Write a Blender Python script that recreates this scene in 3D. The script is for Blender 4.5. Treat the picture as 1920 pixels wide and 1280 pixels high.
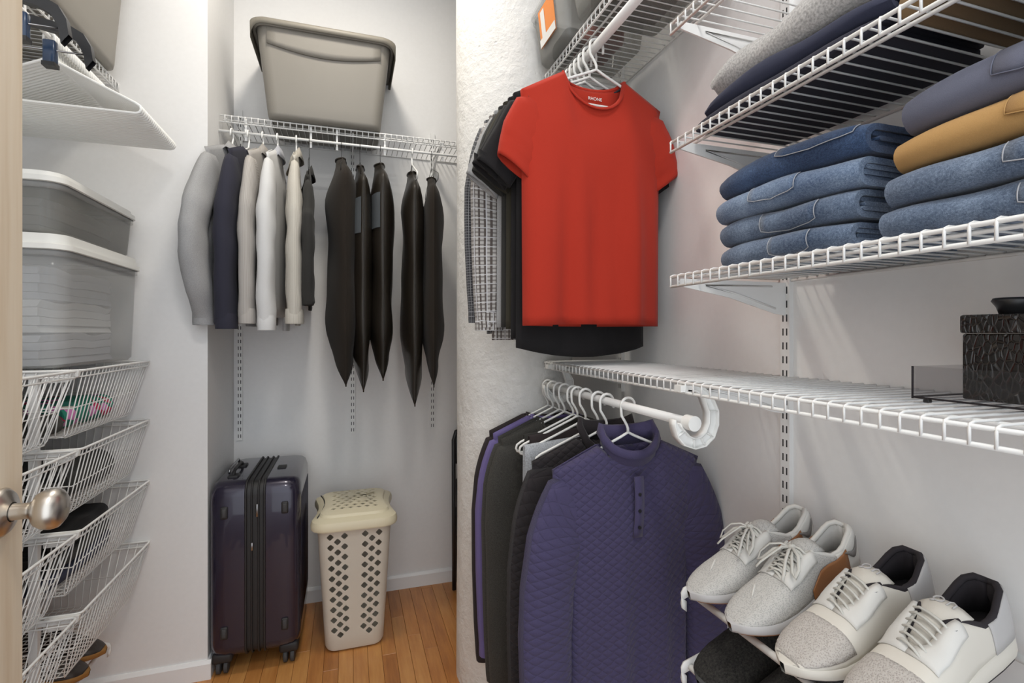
import bpy, bmesh, math, random
from mathutils import Vector, Matrix
random.seed(7)
PI = math.pi
for o in list(bpy.data.objects): bpy.data.objects.remove(o, do_unlink=True)
S = bpy.context.scene
C = S.collection
# ------------------------------------------------------------------ camera
EYE = 1.337
cam = bpy.data.cameras.new('camera'); co = bpy.data.objects.new('camera', cam); C.objects.link(co)
co.location = (0, 0, EYE); co.rotation_euler = (PI/2, 0, -0.312)
cam.sensor_fit = 'HORIZONTAL'; cam.sensor_width = 36; cam.lens = 36*951/1920
cam.shift_y = -(640-624.2)/1920; cam.clip_start = 0.02
S.camera = co
# ------------------------------------------------------------------ world, lamps, exposure
W = bpy.data.worlds.new('world'); S.world = W; W.use_nodes = True
bg = W.node_tree.nodes['Background']; bg.inputs[0].default_value = (0.90, 0.95, 1.0, 1); bg.inputs[1].default_value = 1.38
def lamp(name, loc, energy, size, col):
    l = bpy.data.lights.new(name, 'AREA'); l.shape = 'DISK'; l.size = size; l.energy = energy; l.color = col
    o = bpy.data.objects.new(name, l); C.objects.link(o); o.location = loc
    return o
lamp('ceiling_lamp_door', (0.15, 0.02, 3.22), 11.5, 0.30, (1.0, 0.955, 0.90))
lamp('ceiling_lamp_alcove', (-0.05, 1.75, 3.22), 12.5, 0.26, (1.0, 0.93, 0.82))
vs = S.view_settings
vs.view_transform = 'Standard'; vs.look = 'None'; vs.gamma = 1; vs.use_curve_mapping = False; vs.exposure = 0.36

# ------------------------------------------------------------------ materials
MATS = {}
def newmat(name):
    m = bpy.data.materials.new(name); m.use_nodes = True
    nt = m.node_tree; b = nt.nodes['Principled BSDF']; MATS[name] = m
    return m, nt, b
def lk(nt, a, b): nt.links.new(a, b)
def nd(nt, t, **k):
    n = nt.nodes.new(t)
    for a, v in k.items(): setattr(n, a, v)
    return n
def ramp(nt, fac, stops):
    r = nd(nt, 'ShaderNodeValToRGB'); e = r.color_ramp.elements
    while len(e) > 1: e.remove(e[-1])
    e[0].position = stops[0][0]; e[0].color = (*stops[0][1], 1)
    for p, c in stops[1:]:
        x = e.new(p); x.color = (*c, 1)
    lk(nt, fac, r.inputs[0]); return r.outputs[0]
def coords(nt, kind='Object', scale=(1, 1, 1)):
    tc = nd(nt, 'ShaderNodeTexCoord'); mp = nd(nt, 'ShaderNodeMapping'); mp.inputs['Scale'].default_value = scale
    lk(nt, tc.outputs[kind], mp.inputs[0]); return mp.outputs[0]
def noise(nt, vec, scale, detail=3, rough=0.55):
    n = nd(nt, 'ShaderNodeTexNoise'); n.inputs['Scale'].default_value = scale; n.inputs['Detail'].default_value = detail
    n.inputs['Roughness'].default_value = rough
    if vec: lk(nt, vec, n.inputs['Vector'])
    return n.outputs['Fac']
def bump(nt, b, h, strength, dist=0.002):
    n = nd(nt, 'ShaderNodeBump'); n.inputs['Strength'].default_value = strength; n.inputs['Distance'].default_value = dist
    lk(nt, h, n.inputs['Height']); lk(nt, n.outputs[0], b.inputs['Normal'])
def mth(nt, op, a, b=None, c=None):
    n = nd(nt, 'ShaderNodeMath', operation=op)
    for i, v in enumerate((a, b, c)):
        if v is None: continue
        if isinstance(v, (int, float)): n.inputs[i].default_value = v
        else: lk(nt, v, n.inputs[i])
    return n.outputs[0]
def mix(nt, fac, a, b):
    n = nd(nt, 'ShaderNodeMix', data_type='RGBA')
    for s, v in ((n.inputs[0], fac), (n.inputs[6], a), (n.inputs[7], b)):
        if isinstance(v, (int, float)): s.default_value = v
        elif isinstance(v, tuple): s.default_value = (*v, 1)
        else: lk(nt, v, s)
    return n.outputs[2]
def plain(name, col, rough=0.5, metal=0.0, nscale=None, nb=0.15, var=0.0, coat=0.0, spec=0.5):
    m, nt, b = newmat(name)
    b.inputs['Base Color'].default_value = (*col, 1); b.inputs['Roughness'].default_value = rough
    b.inputs['Metallic'].default_value = metal; b.inputs['Coat Weight'].default_value = coat
    b.inputs['Specular IOR Level'].default_value = spec
    if nscale:
        v = coords(nt); n = noise(nt, v, nscale)
        if nb: bump(nt, b, n, nb)
        if var:
            lk(nt, ramp(nt, n, [(0.3, tuple(c*(1-var) for c in col)), (0.7, tuple(min(1, c*(1+var)) for c in col))]), b.inputs['Base Color'])
    return m
def fabric(name, col, weave=900, bstr=0.35, var=0.12, heather=0.0, sheen=0.06, big=14, bigv=0.05):
    m, nt, b = newmat(name); v = coords(nt)
    b.inputs['Roughness'].default_value = 0.92; b.inputs['Specular IOR Level'].default_value = 0.2
    b.inputs['Sheen Weight'].default_value = sheen; b.inputs['Sheen Roughness'].default_value = 0.5
    fine = noise(nt, v, weave, 2); large = noise(nt, v, big, 3)
    lo = tuple(c*(1-var-heather) for c in col); hi = tuple(min(1, c*(1+var+heather)) for c in col)
    c1 = ramp(nt, fine, [(0.32, lo), (0.68, hi)])
    dark = tuple(c*(1-bigv*2) for c in col)
    c2 = mix(nt, mth(nt, 'MULTIPLY', large, 0.35), c1, dark)
    lk(nt, c2, b.inputs['Base Color']); bump(nt, b, fine, bstr, 0.0008)
    return m
def denim(name, lo, hi):
    m, nt, b = newmat(name)
    b.inputs['Roughness'].default_value = 0.9; b.inputs['Specular IOR Level'].default_value = 0.15
    b.inputs['Sheen Weight'].default_value = 0.2
    f1 = noise(nt, coords(nt, 'Object', (260, 900, 900)), 1.0, 2); f2 = noise(nt, coords(nt, 'Object', (1000, 260, 260)), 1.0, 2)
    fade = noise(nt, coords(nt), 11, 4)
    w = mth(nt, 'ADD', mth(nt, 'MULTIPLY', f1, 0.5), mth(nt, 'MULTIPLY', f2, 0.5))
    t = mth(nt, 'ADD', mth(nt, 'MULTIPLY', w, 0.75), mth(nt, 'MULTIPLY', fade, 0.55))
    lk(nt, ramp(nt, t, [(0.44, lo), (0.64, tuple(a*0.6+c*0.4 for a, c in zip(lo, hi))), (0.84, hi)]), b.inputs['Base Color'])
    bump(nt, b, w, 0.5, 0.0012)
    return m
def quilted(name, col, pitch=0.021):
    m, nt, b = newmat(name)
    b.inputs['Roughness'].default_value = 0.85; b.inputs['Sheen Weight'].default_value = 0.12; b.inputs['Specular IOR Level'].default_value = 0.25
    tc = nd(nt, 'ShaderNodeTexCoord'); sp = nd(nt, 'ShaderNodeSeparateXYZ'); lk(nt, tc.outputs['UV'], sp.inputs[0])
    u, v = sp.outputs[0], sp.outputs[1]
    a = mth(nt, 'ABSOLUTE', mth(nt, 'SINE', mth(nt, 'MULTIPLY', mth(nt, 'ADD', mth(nt, 'MULTIPLY', u, 0.74), v), PI/pitch)))
    d = mth(nt, 'ABSOLUTE', mth(nt, 'SINE', mth(nt, 'MULTIPLY', mth(nt, 'SUBTRACT', mth(nt, 'MULTIPLY', u, 0.74), v), PI/pitch)))
    h = mth(nt, 'POWER', mth(nt, 'MULTIPLY', a, d), 0.45)
    n = noise(nt, coords(nt), 700, 2)
    hh = mth(nt, 'ADD', h, mth(nt, 'MULTIPLY', n, 0.08))
    bump(nt, b, hh, 0.75, 0.004)
    lk(nt, ramp(nt, n, [(0.3, tuple(c*.86 for c in col)), (0.7, tuple(c*1.14 for c in col))]), b.inputs['Base Color'])
    return m
def stripes_mat(name, base, line, period, width, vertical=True, cross=None, p2=0.02, w2=0.3, third=None, p3=0.05, w3=0.12):
    m, nt, b = newmat(name)
    b.inputs['Roughness'].default_value = 0.9; b.inputs['Specular IOR Level'].default_value = 0.2
    tc = nd(nt, 'ShaderNodeTexCoord'); sp = nd(nt, 'ShaderNodeSeparateXYZ'); lk(nt, tc.outputs['UV'], sp.inputs[0])
    u, v = sp.outputs[0], sp.outputs[1]
    def band(x, p, w): return mth(nt, 'LESS_THAN', mth(nt, 'FRACT', mth(nt, 'DIVIDE', x, p)), w)
    n = noise(nt, coords(nt), 800, 2)
    c = mix(nt, band(u, period, width), base, line)
    if cross: c = mix(nt, mth(nt, 'MULTIPLY', band(v, p2, w2), 0.62), c, cross)
    if third:
        c = mix(nt, mth(nt, 'MULTIPLY', band(u, p3, w3), 0.8), c, third)
        c = mix(nt, mth(nt, 'MULTIPLY', band(v, p3, w3), 0.8), c, third)
    c = mix(nt, mth(nt, 'MULTIPLY', n, 0.25), c, tuple(x*.6 for x in base))
    lk(nt, c, b.inputs['Base Color']); bump(nt, b, n, 0.3, 0.0008)
    return m
def clearmat(name, tint, fac=0.35, rough=0.18, clear=None):
    m, nt, b = newmat(name)
    b.inputs['Base Color'].default_value = (*tint, 1); b.inputs['Roughness'].default_value = rough
    tr = nd(nt, 'ShaderNodeBsdfTransparent'); tr.inputs[0].default_value = (*(clear or [min(1, 0.70+t*0.32) for t in tint]), 1)
    mx = nd(nt, 'ShaderNodeMixShader'); mx.inputs[0].default_value = fac
    lk(nt, tr.outputs[0], mx.inputs[1]); lk(nt, b.outputs[0], mx.inputs[2])
    lk(nt, mx.outputs[0], nt.nodes['Material Output'].inputs[0])
    return m

plain('paint', (0.80, 0.795, 0.79), 0.62, nscale=60, nb=0.04, var=0.012)
plain('trim_paint', (0.84, 0.84, 0.84), 0.38)
def plaster():
    m, nt, b = newmat('plaster'); v = coords(nt)
    b.inputs['Roughness'].default_value = 0.75
    a = noise(nt, v, 7, 6, 0.7); c = noise(nt, v, 38, 4, 0.6)
    vo = nd(nt, 'ShaderNodeTexVoronoi'); vo.inputs['Scale'].default_value = 16; lk(nt, v, vo.inputs['Vector'])
    pit = ramp(nt, vo.outputs['Distance'], [(0.0, (0, 0, 0)), (0.10, (1, 1, 1))])
    h = mth(nt, 'ADD', mth(nt, 'ADD', mth(nt, 'MULTIPLY', a, 1.0), mth(nt, 'MULTIPLY', c, 0.35)), mth(nt, 'MULTIPLY', pit, 0.18))
    bump(nt, b, h, 0.8, 0.012)
    lk(nt, ramp(nt, c, [(0.25, (0.74, 0.73, 0.70)), (0.7, (0.81, 0.80, 0.78))]), b.inputs['Base Color'])
plaster()
def floorwood():
    m, nt, b = newmat('floor_wood'); oi = nd(nt, 'ShaderNodeObjectInfo')
    rv = nd(nt, 'ShaderNodeVectorMath', operation='SCALE'); rv.inputs[0].default_value = (61.0, 37.0, 0); lk(nt, oi.outputs['Random'], rv.inputs['Scale'])
    def off(v):
        a = nd(nt, 'ShaderNodeVectorMath', operation='ADD'); lk(nt, v, a.inputs[0]); lk(nt, rv.outputs[0], a.inputs[1]); return a.outputs[0]
    v = off(coords(nt, 'Object', (38, 3.2, 38))); g = noise(nt, v, 1.6, 6, 0.65)
    v2 = off(coords(nt, 'Object', (9, 4, 9))); bl = noise(nt, v2, 1.3, 3)
    t = mth(nt, 'ADD', mth(nt, 'MULTIPLY', g, 0.55), mth(nt, 'ADD', mth(nt, 'MULTIPLY', bl, 0.35), mth(nt, 'MULTIPLY', oi.outputs['Random'], 0.30)))
    lk(nt, ramp(nt, t, [(0.28, (0.30, 0.105, 0.026)), (0.55, (0.50, 0.205, 0.055)), (0.85, (0.66, 0.33, 0.105))]), b.inputs['Base Color'])
    b.inputs['Roughness'].default_value = 0.32; b.inputs['Coat Weight'].default_value = 0.25; b.inputs['Coat Roughness'].default_value = 0.25
    bump(nt, b, g, 0.08, 0.001)
floorwood()
def doorwood():
    m, nt, b = newmat('pale_wood')
    g = noise(nt, coords(nt, 'Object', (30, 30, 1.6)), 1.5, 5, 0.6); l = noise(nt, coords(nt, 'Object', (5, 5, 0.7)), 2.0, 3)
    t = mth(nt, 'ADD', mth(nt, 'MULTIPLY', g, 0.6), mth(nt, 'MULTIPLY', l, 0.5))
    lk(nt, ramp(nt, t, [(0.3, (0.60, 0.46, 0.31)), (0.55, (0.71, 0.60, 0.46)), (0.8, (0.77, 0.68, 0.55))]), b.inputs['Base Color'])
    b.inputs['Roughness'].default_value = 0.45
doorwood()
plain('subfloor', (0.10, 0.04, 0.015), 0.8)
plain('white_metal', (0.80, 0.80, 0.79), 0.38)
plain('white_plastic', (0.82, 0.82, 0.80), 0.35)
plain('slot_shade', (0.02, 0.02, 0.022), 0.8)  # near-black colour painting the shade inside the standards' slots
plain('nickel', (0.62, 0.58, 0.53), 0.32, 1.0)
plain('tote_grey', (0.245, 0.228, 0.20), 0.48, nscale=300, nb=0.05)
plain('tote_lid', (0.20, 0.183, 0.15), 0.5, nscale=300, nb=0.05)
plain('black_plastic', (0.018, 0.018, 0.02), 0.35)
plain('steel', (0.35, 0.35, 0.36), 0.3, 1.0)
plain('black_wire', (0.03, 0.03, 0.03), 0.4, 0.6)
clearmat('clear_plastic', (0.72, 0.73, 0.73), 0.26, 0.16)
clearmat('clear_dark', (0.42, 0.42, 0.40), 0.30, 0.14)
clearmat('acrylic', (0.10, 0.10, 0.10), 0.10, 0.04, (0.95, 0.945, 0.95))
plain('lid_white', (0.74, 0.74, 0.71), 0.42)
plain('hamper', (0.66, 0.62, 0.54), 0.42)
plain('hamper_lid', (0.72, 0.65, 0.47), 0.40)
plain('case_shell', (0.030, 0.026, 0.048), 0.22, 0.35, coat=0.5)
plain('case_trim', (0.02, 0.019, 0.02), 0.55)
plain('rubber', (0.05, 0.05, 0.052), 0.7)
fabric('heather_grey', (0.34, 0.34, 0.345), 700, 0.4, 0.10, 0.14)
fabric('navy_knit', (0.030, 0.030, 0.045), 900)
fabric('greige', (0.44, 0.42, 0.40), 1000)
fabric('white_cotton', (0.64, 0.64, 0.64), 1000, var=0.05)
fabric('blue_grey_cotton', (0.42, 0.43, 0.47), 1000)
fabric('black_cotton', (0.016, 0.015, 0.016), 900)
fabric('charcoal', (0.035, 0.034, 0.032), 900, heather=0.1)
fabric('charcoal_heather', (0.055, 0.053, 0.048), 500, heather=0.25)
fabric('olive_black', (0.040, 0.036, 0.026), 900)
fabric('red_jersey', (0.43, 0.034, 0.018), 900, var=0.05, bigv=0.03)
fabric('red_dark', (0.36, 0.032, 0.020), 900, var=0.05)
fabric('purple', (0.155, 0.125, 0.30), 900, var=0.06)
fabric('espresso', (0.034, 0.027, 0.028), 900)
fabric('light_knit', (0.42, 0.44, 0.47), 350, 0.8, 0.15, 0.15)
fabric('tan_twill', (0.44, 0.26, 0.10), 1000, var=0.06)
fabric('khaki_brown', (0.22, 0.145, 0.075), 1000, var=0.06)
fabric('slate_twill', (0.135, 0.145, 0.20), 1000, var=0.08)
fabric('navy_twill', (0.032, 0.036, 0.065), 1000)
fabric('sweat_grey', (0.46, 0.455, 0.45), 260, 0.6, 0.16, 0.16)
fabric('bag_nonwoven', (0.022, 0.017, 0.013), 1200, 0.4)
fabric('linen_stuff', (0.55, 0.56, 0.60), 400)
plain('bag_vinyl', (0.020, 0.016, 0.012), 0.33, nscale=18, nb=0.5)
plain('bag_window', (0.10, 0.11, 0.12), 0.2)
plain('stitch', (0.50, 0.48, 0.42), 0.9)
plain('stitch_denim', (0.36, 0.37, 0.40), 0.9)
plain('stitch_dark', (0.16, 0.035, 0.025), 0.9)
plain('taping', (0.035, 0.035, 0.045), 0.9)
plain('print_white', (0.80, 0.80, 0.78), 0.7)
quilted('quilt_navy', (0.058, 0.049, 0.110)); quilted('quilt_black', (0.024, 0.020, 0.022))
denim('denim_dark', (0.012, 0.022, 0.055), (0.075, 0.13, 0.25))
denim('denim_mid', (0.022, 0.040, 0.085), (0.23, 0.30, 0.41))
denim('denim_light', (0.040, 0.070, 0.145), (0.29, 0.38, 0.51))
stripes_mat('plaid_brown', (0.50, 0.48, 0.46), (0.085, 0.065, 0.058), 0.0125, 0.40, cross=(0.07, 0.055, 0.05), p2=0.0125, w2=0.42, third=(0.66, 0.66, 0.68), p3=0.029, w3=0.10)
stripes_mat('plaid_dark', (0.055, 0.055, 0.062), (0.33, 0.34, 0.35), 0.0085, 0.16, cross=(0.40, 0.40, 0.42), p2=0.0085, w2=0.16)
stripes_mat('stripe_cream', (0.60, 0.57, 0.51), (0.40, 0.37, 0.32), 0.006, 0.30)
stripes_mat('stripe_greige', (0.47, 0.445, 0.42), (0.36, 0.335, 0.31), 0.005, 0.35)
def croc():
    m, nt, b = newmat('croc'); v = coords(nt, 'Object', (50, 72, 36))
    vo = nd(nt, 'ShaderNodeTexVoronoi', feature='DISTANCE_TO_EDGE'); vo.inputs['Scale'].default_value = 2.2; lk(nt, v, vo.inputs['Vector'])
    h = ramp(nt, vo.outputs['Distance'], [(0.0, (0, 0, 0)), (0.16, (1, 1, 1))])
    bump(nt, b, h, 0.8, 0.004)
    lk(nt, ramp(nt, vo.outputs['Distance'], [(0.0, (0.05, 0.04, 0.032)), (0.12, (0.012, 0.010, 0.009))]), b.inputs['Base Color'])
    b.inputs['Roughness'].default_value = 0.22
croc()
def floral():
    m, nt, b = newmat('floral'); v = coords(nt)
    vo = nd(nt, 'ShaderNodeTexVoronoi'); vo.inputs['Scale'].default_value = 34; lk(nt, v, vo.inputs['Vector'])
    sp = nd(nt, 'ShaderNodeSeparateXYZ'); lk(nt, vo.outputs['Color'], sp.inputs[0])
    lk(nt, ramp(nt, sp.outputs[0], [(0.0, (0.01, 0.16, 0.11)), (0.40, (0.02, 0.23, 0.16)), (0.60, (0.50, 0.03, 0.10)), (0.70, (0.62, 0.22, 0.50)), (0.82, (0.55, 0.50, 0.46)), (0.9, (0.02, 0.17, 0.16))]), b.inputs['Base Color'])
    b.inputs['Roughness'].default_value = 0.9
    for e in nt.nodes:
        if e.type == 'VALTORGB': e.color_ramp.interpolation = 'CONSTANT'
floral()
def fleece():
    m, nt, b = newmat('fleece_black'); n = noise(nt, coords(nt), 220, 4, 0.8)
    lk(nt, ramp(nt, n, [(0.35, (0.006, 0.006, 0.006)), (0.75, (0.075, 0.07, 0.062))]), b.inputs['Base Color'])
    b.inputs['Roughness'].default_value = 1; bump(nt, b, n, 1.0, 0.006)
fleece()
def knitmesh(name, c1, c2, sc):
    m, nt, b = newmat(name); v = coords(nt)
    vo = nd(nt, 'ShaderNodeTexVoronoi'); vo.inputs['Scale'].default_value = sc; lk(nt, v, vo.inputs['Vector'])
    lk(nt, ramp(nt, vo.outputs['Distance'], [(0.15, c2), (0.55, c1)]), b.inputs['Base Color']); bump(nt, b, vo.outputs['Distance'], 0.5, 0.0012)
    b.inputs['Roughness'].default_value = 0.85
knitmesh('shoe_mesh', (0.52, 0.51, 0.49), (0.34, 0.34, 0.33), 420)
knitmesh('shoe_mesh_taupe', (0.50, 0.47, 0.44), (0.33, 0.30, 0.28), 430)
plain('shoe_white', (0.66, 0.65, 0.62), 0.5)
plain('shoe_cream', (0.64, 0.61, 0.55), 0.55)
plain('shoe_grey', (0.47, 0.46, 0.46), 0.6)
plain('gum', (0.30, 0.125, 0.045), 0.5)
plain('shoe_lining', (0.022, 0.018, 0.022), 0.9)
plain('lining_light', (0.60, 0.59, 0.57), 0.85)
plain('lace', (0.60, 0.59, 0.55), 0.85, nscale=900, nb=0.3)
plain('swoosh', (0.20, 0.19, 0.185), 0.5)
plain('leather_brown', (0.030, 0.021, 0.017), 0.35, nscale=200, nb=0.1)
plain('sole_tan', (0.33, 0.16, 0.04), 0.7)
plain('lino', (0.02, 0.02, 0.022), 0.4)
plain('sticker_orange', (0.78, 0.24, 0.035), 0.5)
plain('sticker_white', (0.75, 0.74, 0.72), 0.5)
plain('red_plastic', (0.55, 0.09, 0.06), 0.4)
plain('stuff_dark', (0.05, 0.045, 0.04), 0.6, nscale=40, nb=0.6, var=0.6)
plain('stuff_cream', (0.50, 0.43, 0.27), 0.6, nscale=30, nb=0.4, var=0.3)
plain('blue_glass', (0.10, 0.20, 0.36), 0.15)
plain('brass_tone', (0.55, 0.42, 0.25), 0.3, 0.8)
plain('clip_blue', (0.03, 0.055, 0.11), 0.18)

# ------------------------------------------------------------------ mesh builder
class MB:
    def __init__(s): s.v = []; s.f = []; s.uv = {}
    def add(s, vs, fs, uvs=None):
        o = len(s.v); s.v += [tuple(p) for p in vs]
        for k, f in enumerate(fs):
            if uvs is not None: s.uv[len(s.f)] = [uvs[i] for i in f]
            s.f.append(tuple(i+o for i in f))
    def box(s, c, d, M=None):
        x, y, z = (q/2 for q in d)
        vs = [Vector((a*x, b*y, e*z)) for a in (-1, 1) for b in (-1, 1) for e in (-1, 1)]
        if M: vs = [M @ p for p in vs]
        vs = [p+Vector(c) for p in vs]
        s.add(vs, [(0, 1, 3, 2), (4, 6, 7, 5), (0, 4, 5, 1), (2, 3, 7, 6), (0, 2, 6, 4), (1, 5, 7, 3)]); return s
    def rbox(s, c, d, r=0.01, seg=3, M=None, taper=None):
        bm = bmesh.new(); bmesh.ops.create_cube(bm, size=1)
        for v in bm.verts: v.co = Vector((v.co.x*d[0], v.co.y*d[1], v.co.z*d[2]))
        if taper:
            for v in bm.verts:
                if v.co.z < 0: v.co.x *= taper[0]; v.co.y *= taper[1]
        bmesh.ops.bevel(bm, geom=bm.edges[:], offset=r, segments=seg, profile=0.5, affect='EDGES')
        bm.verts.index_update()
        vs = [(M @ v.co if M else v.co)+Vector(c) for v in bm.verts]
        s.add(vs, [[v.index for v in f.verts] for f in bm.faces]); bm.free(); return s
    def grid(s, P, cu=False, cv=False, uv=None):
        m, n = len(P), len(P[0]); vs = [p for row in P for p in row]
        fs = []; fu = []
        for i in range(m if cu else m-1):
            for j in range(n if cv else n-1):
                a, b = (i+1) % m, (j+1) % n
                fs.append((i*n+j, i*n+b, a*n+b, a*n+j))
        o = len(s.v); s.v += [tuple(p) for p in vs]
        for f in fs:
            if uv: s.uv[len(s.f)] = [uv[k//n][k % n] for k in f]
            s.f.append(tuple(k+o for k in f))
        return s
    def tube(s, pts, r, n=8, closed=False, cap=True, sy=1.0):
        pts = [Vector(p) for p in pts]; m = len(pts)
        rs = r if isinstance(r, (list, tuple)) else [r]*m
        T = []
        for i in range(m):
            if closed: t = pts[(i+1) % m]-pts[i-1]
            else: t = pts[min(i+1, m-1)]-pts[max(i-1, 0)]
            T.append(t.normalized() if t.length > 1e-9 else Vector((0, 0, 1)))
        a = Vector((0, 0, 1)) if abs(T[0].z) < 0.9 else Vector((1, 0, 0))
        N = (a-T[0]*a.dot(T[0])).normalized(); rows = []
        for i in range(m):
            N = N-T[i]*N.dot(T[i])
            N = N.normalized() if N.length > 1e-6 else T[i].orthogonal().normalized()
            B = T[i].cross(N)
            rows.append([pts[i]+(N*math.cos(2*PI*k/n)*sy+B*math.sin(2*PI*k/n))*rs[i] for k in range(n)])
        s.grid(rows, cu=closed, cv=True)
        if cap and not closed:
            o = len(s.v)-m*n
            s.f.append(tuple(o+k for k in range(n))[::-1]); s.f.append(tuple(o+(m-1)*n+k for k in range(n)))
        return s
    def prism(s, pts, d0, d1, axis='y'):
        def q(p, d): return {'y': (p[0], d, p[1]), 'x': (d, p[0], p[1]), 'z': (p[0], p[1], d)}[axis]
        n = len(pts); s.add([q(p, d0) for p in pts]+[q(p, d1) for p in pts],
            [tuple(range(n))[::-1], tuple(range(n, 2*n))]+[(i, (i+1) % n, n+(i+1) % n, n+i) for i in range(n)]); return s
    def lathe(s, prof, c=(0, 0, 0), n=24, M=None):
        rows = []
        for r, z in prof:
            row = []
            for k in range(n):
                p = Vector((r*math.cos(2*PI*k/n), r*math.sin(2*PI*k/n), z))
                row.append((M @ p if M else p)+Vector(c))
            rows.append(row)
        return s.grid(rows, cv=True)
    def build(s, name, mat, parent=None, smooth=True, kind=None, label=None, solid=0, sub=0, merge=0):
        me = bpy.data.meshes.new(name); me.from_pydata(s.v, [], s.f); me.validate()
        if s.uv and len(s.uv) == len(s.f) and len(me.polygons) == len(s.f):
            ul = me.uv_layers.new(name='uv')
            for p in me.polygons:
                for k, li in enumerate(p.loop_indices): ul.data[li].uv = s.uv[p.index][k]
        bm = bmesh.new(); bm.from_mesh(me); merge and bmesh.ops.remove_doubles(bm, verts=bm.verts, dist=merge); bmesh.ops.recalc_face_normals(bm, faces=bm.faces); bm.to_mesh(me); bm.free()
        me.materials.append(MATS[mat])
        if smooth:
            me.polygons.foreach_set('use_smooth', [True]*len(me.polygons))
            if smooth == 'auto': me.set_sharp_from_angle(angle=math.radians(40))
        o = bpy.data.objects.new(name, me); C.objects.link(o)
        if parent: o.parent = parent
        if solid:
            md = o.modifiers.new('thickness', 'SOLIDIFY'); md.thickness = solid; md.offset = 0
        if sub:
            md = o.modifiers.new('smooth', 'SUBSURF'); md.levels = sub; md.render_levels = sub
        if kind: o['kind'] = kind
        if label: o['label'] = label
        return o
def tag(o, label, cat, group=None, kind=None):
    o['label'] = label
    if cat: o['category'] = cat
    if group: o['group'] = group
    if kind: o['kind'] = kind
    return o
def thing(name, label, cat, loc=(0, 0, 0), rz=0, group=None, rot=None):
    o = bpy.data.objects.new(name, None); C.objects.link(o); o.empty_display_size = 0.03
    o.location = loc; o.rotation_euler = rot if rot else (0, 0, rz)
    return tag(o, label, cat, group)
def struct(o, label=None):
    o['kind'] = 'structure'
    if label: o['label'] = label
    return o
def dup(root, loc, rz=None, label=None, group=None):
    r = root.copy(); C.objects.link(r); r.location = loc
    if rz is not None: r.rotation_euler = (0, 0, rz)
    if label: r['label'] = label
    if group: r['group'] = group
    for ch in list(root.children):
        c = ch.copy(); C.objects.link(c); c.parent = r
        for g in list(ch.children):
            d = g.copy(); C.objects.link(d); d.parent = c
    return r
def text_part(txt, size, mat, parent, M, name='printed_text', depth=0.0002, align='CENTER'):
    cu = bpy.data.curves.new(name, 'FONT'); cu.body = txt; cu.size = size; cu.align_x = align; cu.extrude = depth
    o = bpy.data.objects.new(name, cu); C.objects.link(o)
    dg = bpy.context.evaluated_depsgraph_get(); me = bpy.data.meshes.new_from_object(o.evaluated_get(dg))
    bpy.data.objects.remove(o, do_unlink=True)
    me.materials.clear(); me.materials.append(MATS[mat])
    p = bpy.data.objects.new(name, me); C.objects.link(p); p.parent = parent; p.matrix_local = M
    return p
def lerp(a, b, t): return a+(b-a)*t
def sstep(t): t = max(0, min(1, t)); return t*t*(3-2*t)
def interp(tab, x):
    if x <= tab[0][0]: return tab[0][1]
    for (a, p), (b, q) in zip(tab, tab[1:]):
        if x <= b: return lerp(p, q, (x-a)/(b-a))
    return tab[-1][1]

# ------------------------------------------------------------------ the room
XR, XL, YB, YE, XA, ZC = 0.975, -1.125, 2.711, 2.236, -0.52, 3.30
Y0 = -0.55
def wall(name, c, d, mat='paint', label=None):
    return struct(MB().box(c, d).build(name, mat, smooth=False), label)
wall('wall_right', (XR+0.05, (Y0+YB)/2, ZC/2), (0.10, YB-Y0+0.2, ZC), label='long white painted wall carrying the shelves on the right')
wall('wall_back', ((XA+XR)/2, YB+0.05, ZC/2), (XR-XA, 0.10, ZC), label='white back wall of the alcove behind suitcase and hamper')
wall('wall_end', ((XL+XA)/2, YE+0.25, ZC/2), (XA-XL, 0.50, ZC), label='white wall stub facing the doorway left of the alcove')
wall('wall_left', (XL-0.05, (Y0+YE)/2, ZC/2), (0.10, YE-Y0, ZC), label='white wall behind the wire baskets')
wall('ceiling', ((XL+XR)/2, (Y0+YB)/2, ZC+0.05), (XR-XL+0.2, YB-Y0+0.2, 0.10))
fl = struct(MB().box(((XL+XR)/2, (Y0+YB)/2, -0.025), (XR-XL, YB-Y0, 0.036)).build('floor', 'subfloor', smooth=False), 'narrow strip hardwood floor in honey orange')
plk = {}
pw = 0.0572
def plank_mesh(n):
    if n not in plk:
        L = n*0.08
        o = MB().rbox((0, 0, 0), (pw-0.0009, L-0.0009, 0.012), 0.0009, 1).build('plank', 'floor_wood', smooth=False)
        plk[n] = o.data; bpy.data.objects.remove(o, do_unlink=True)
    return plk[n], n*0.08
rp = random.Random(3)
x = XL+pw/2
while x < XR:
    y = 0.9-rp.random()*0.5
    while y < YB-0.02:
        n = rp.choice((5, 7, 9, 11, 14))
        if y+n*0.08 > YB: n = max(1, math.ceil((YB-y)/0.08))
        me, L = plank_mesh(n)
        o = bpy.data.objects.new('plank', me); C.objects.link(o); o.parent = fl; o.location = (x, y+L/2, -0.006)
        y += L
    x += pw
for o in fl.children: pass
def baseboard(name, p0, p1, nrm, h=0.072):
    a, b = Vector(p0), Vector(p1); d = (b-a); L = d.length; d.normalize(); n = Vector(nrm)
    prof = [(0, 0), (0.014, 0), (0.014, h-0.012), (0.006, h), (0, h)]
    m = MB(); k = len(prof)
    m.add([tuple(a+n*q+Vector((0, 0, z))) for q, z in prof]+[tuple(b+n*q+Vector((0, 0, z))) for q, z in prof],
          [tuple(range(k)), tuple(range(k, 2*k))[::-1]]+[(i, (i+1) % k, k+(i+1) % k, k+i) for i in range(k)])
    return struct(m.build(name, 'trim_paint', smooth=False))
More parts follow.
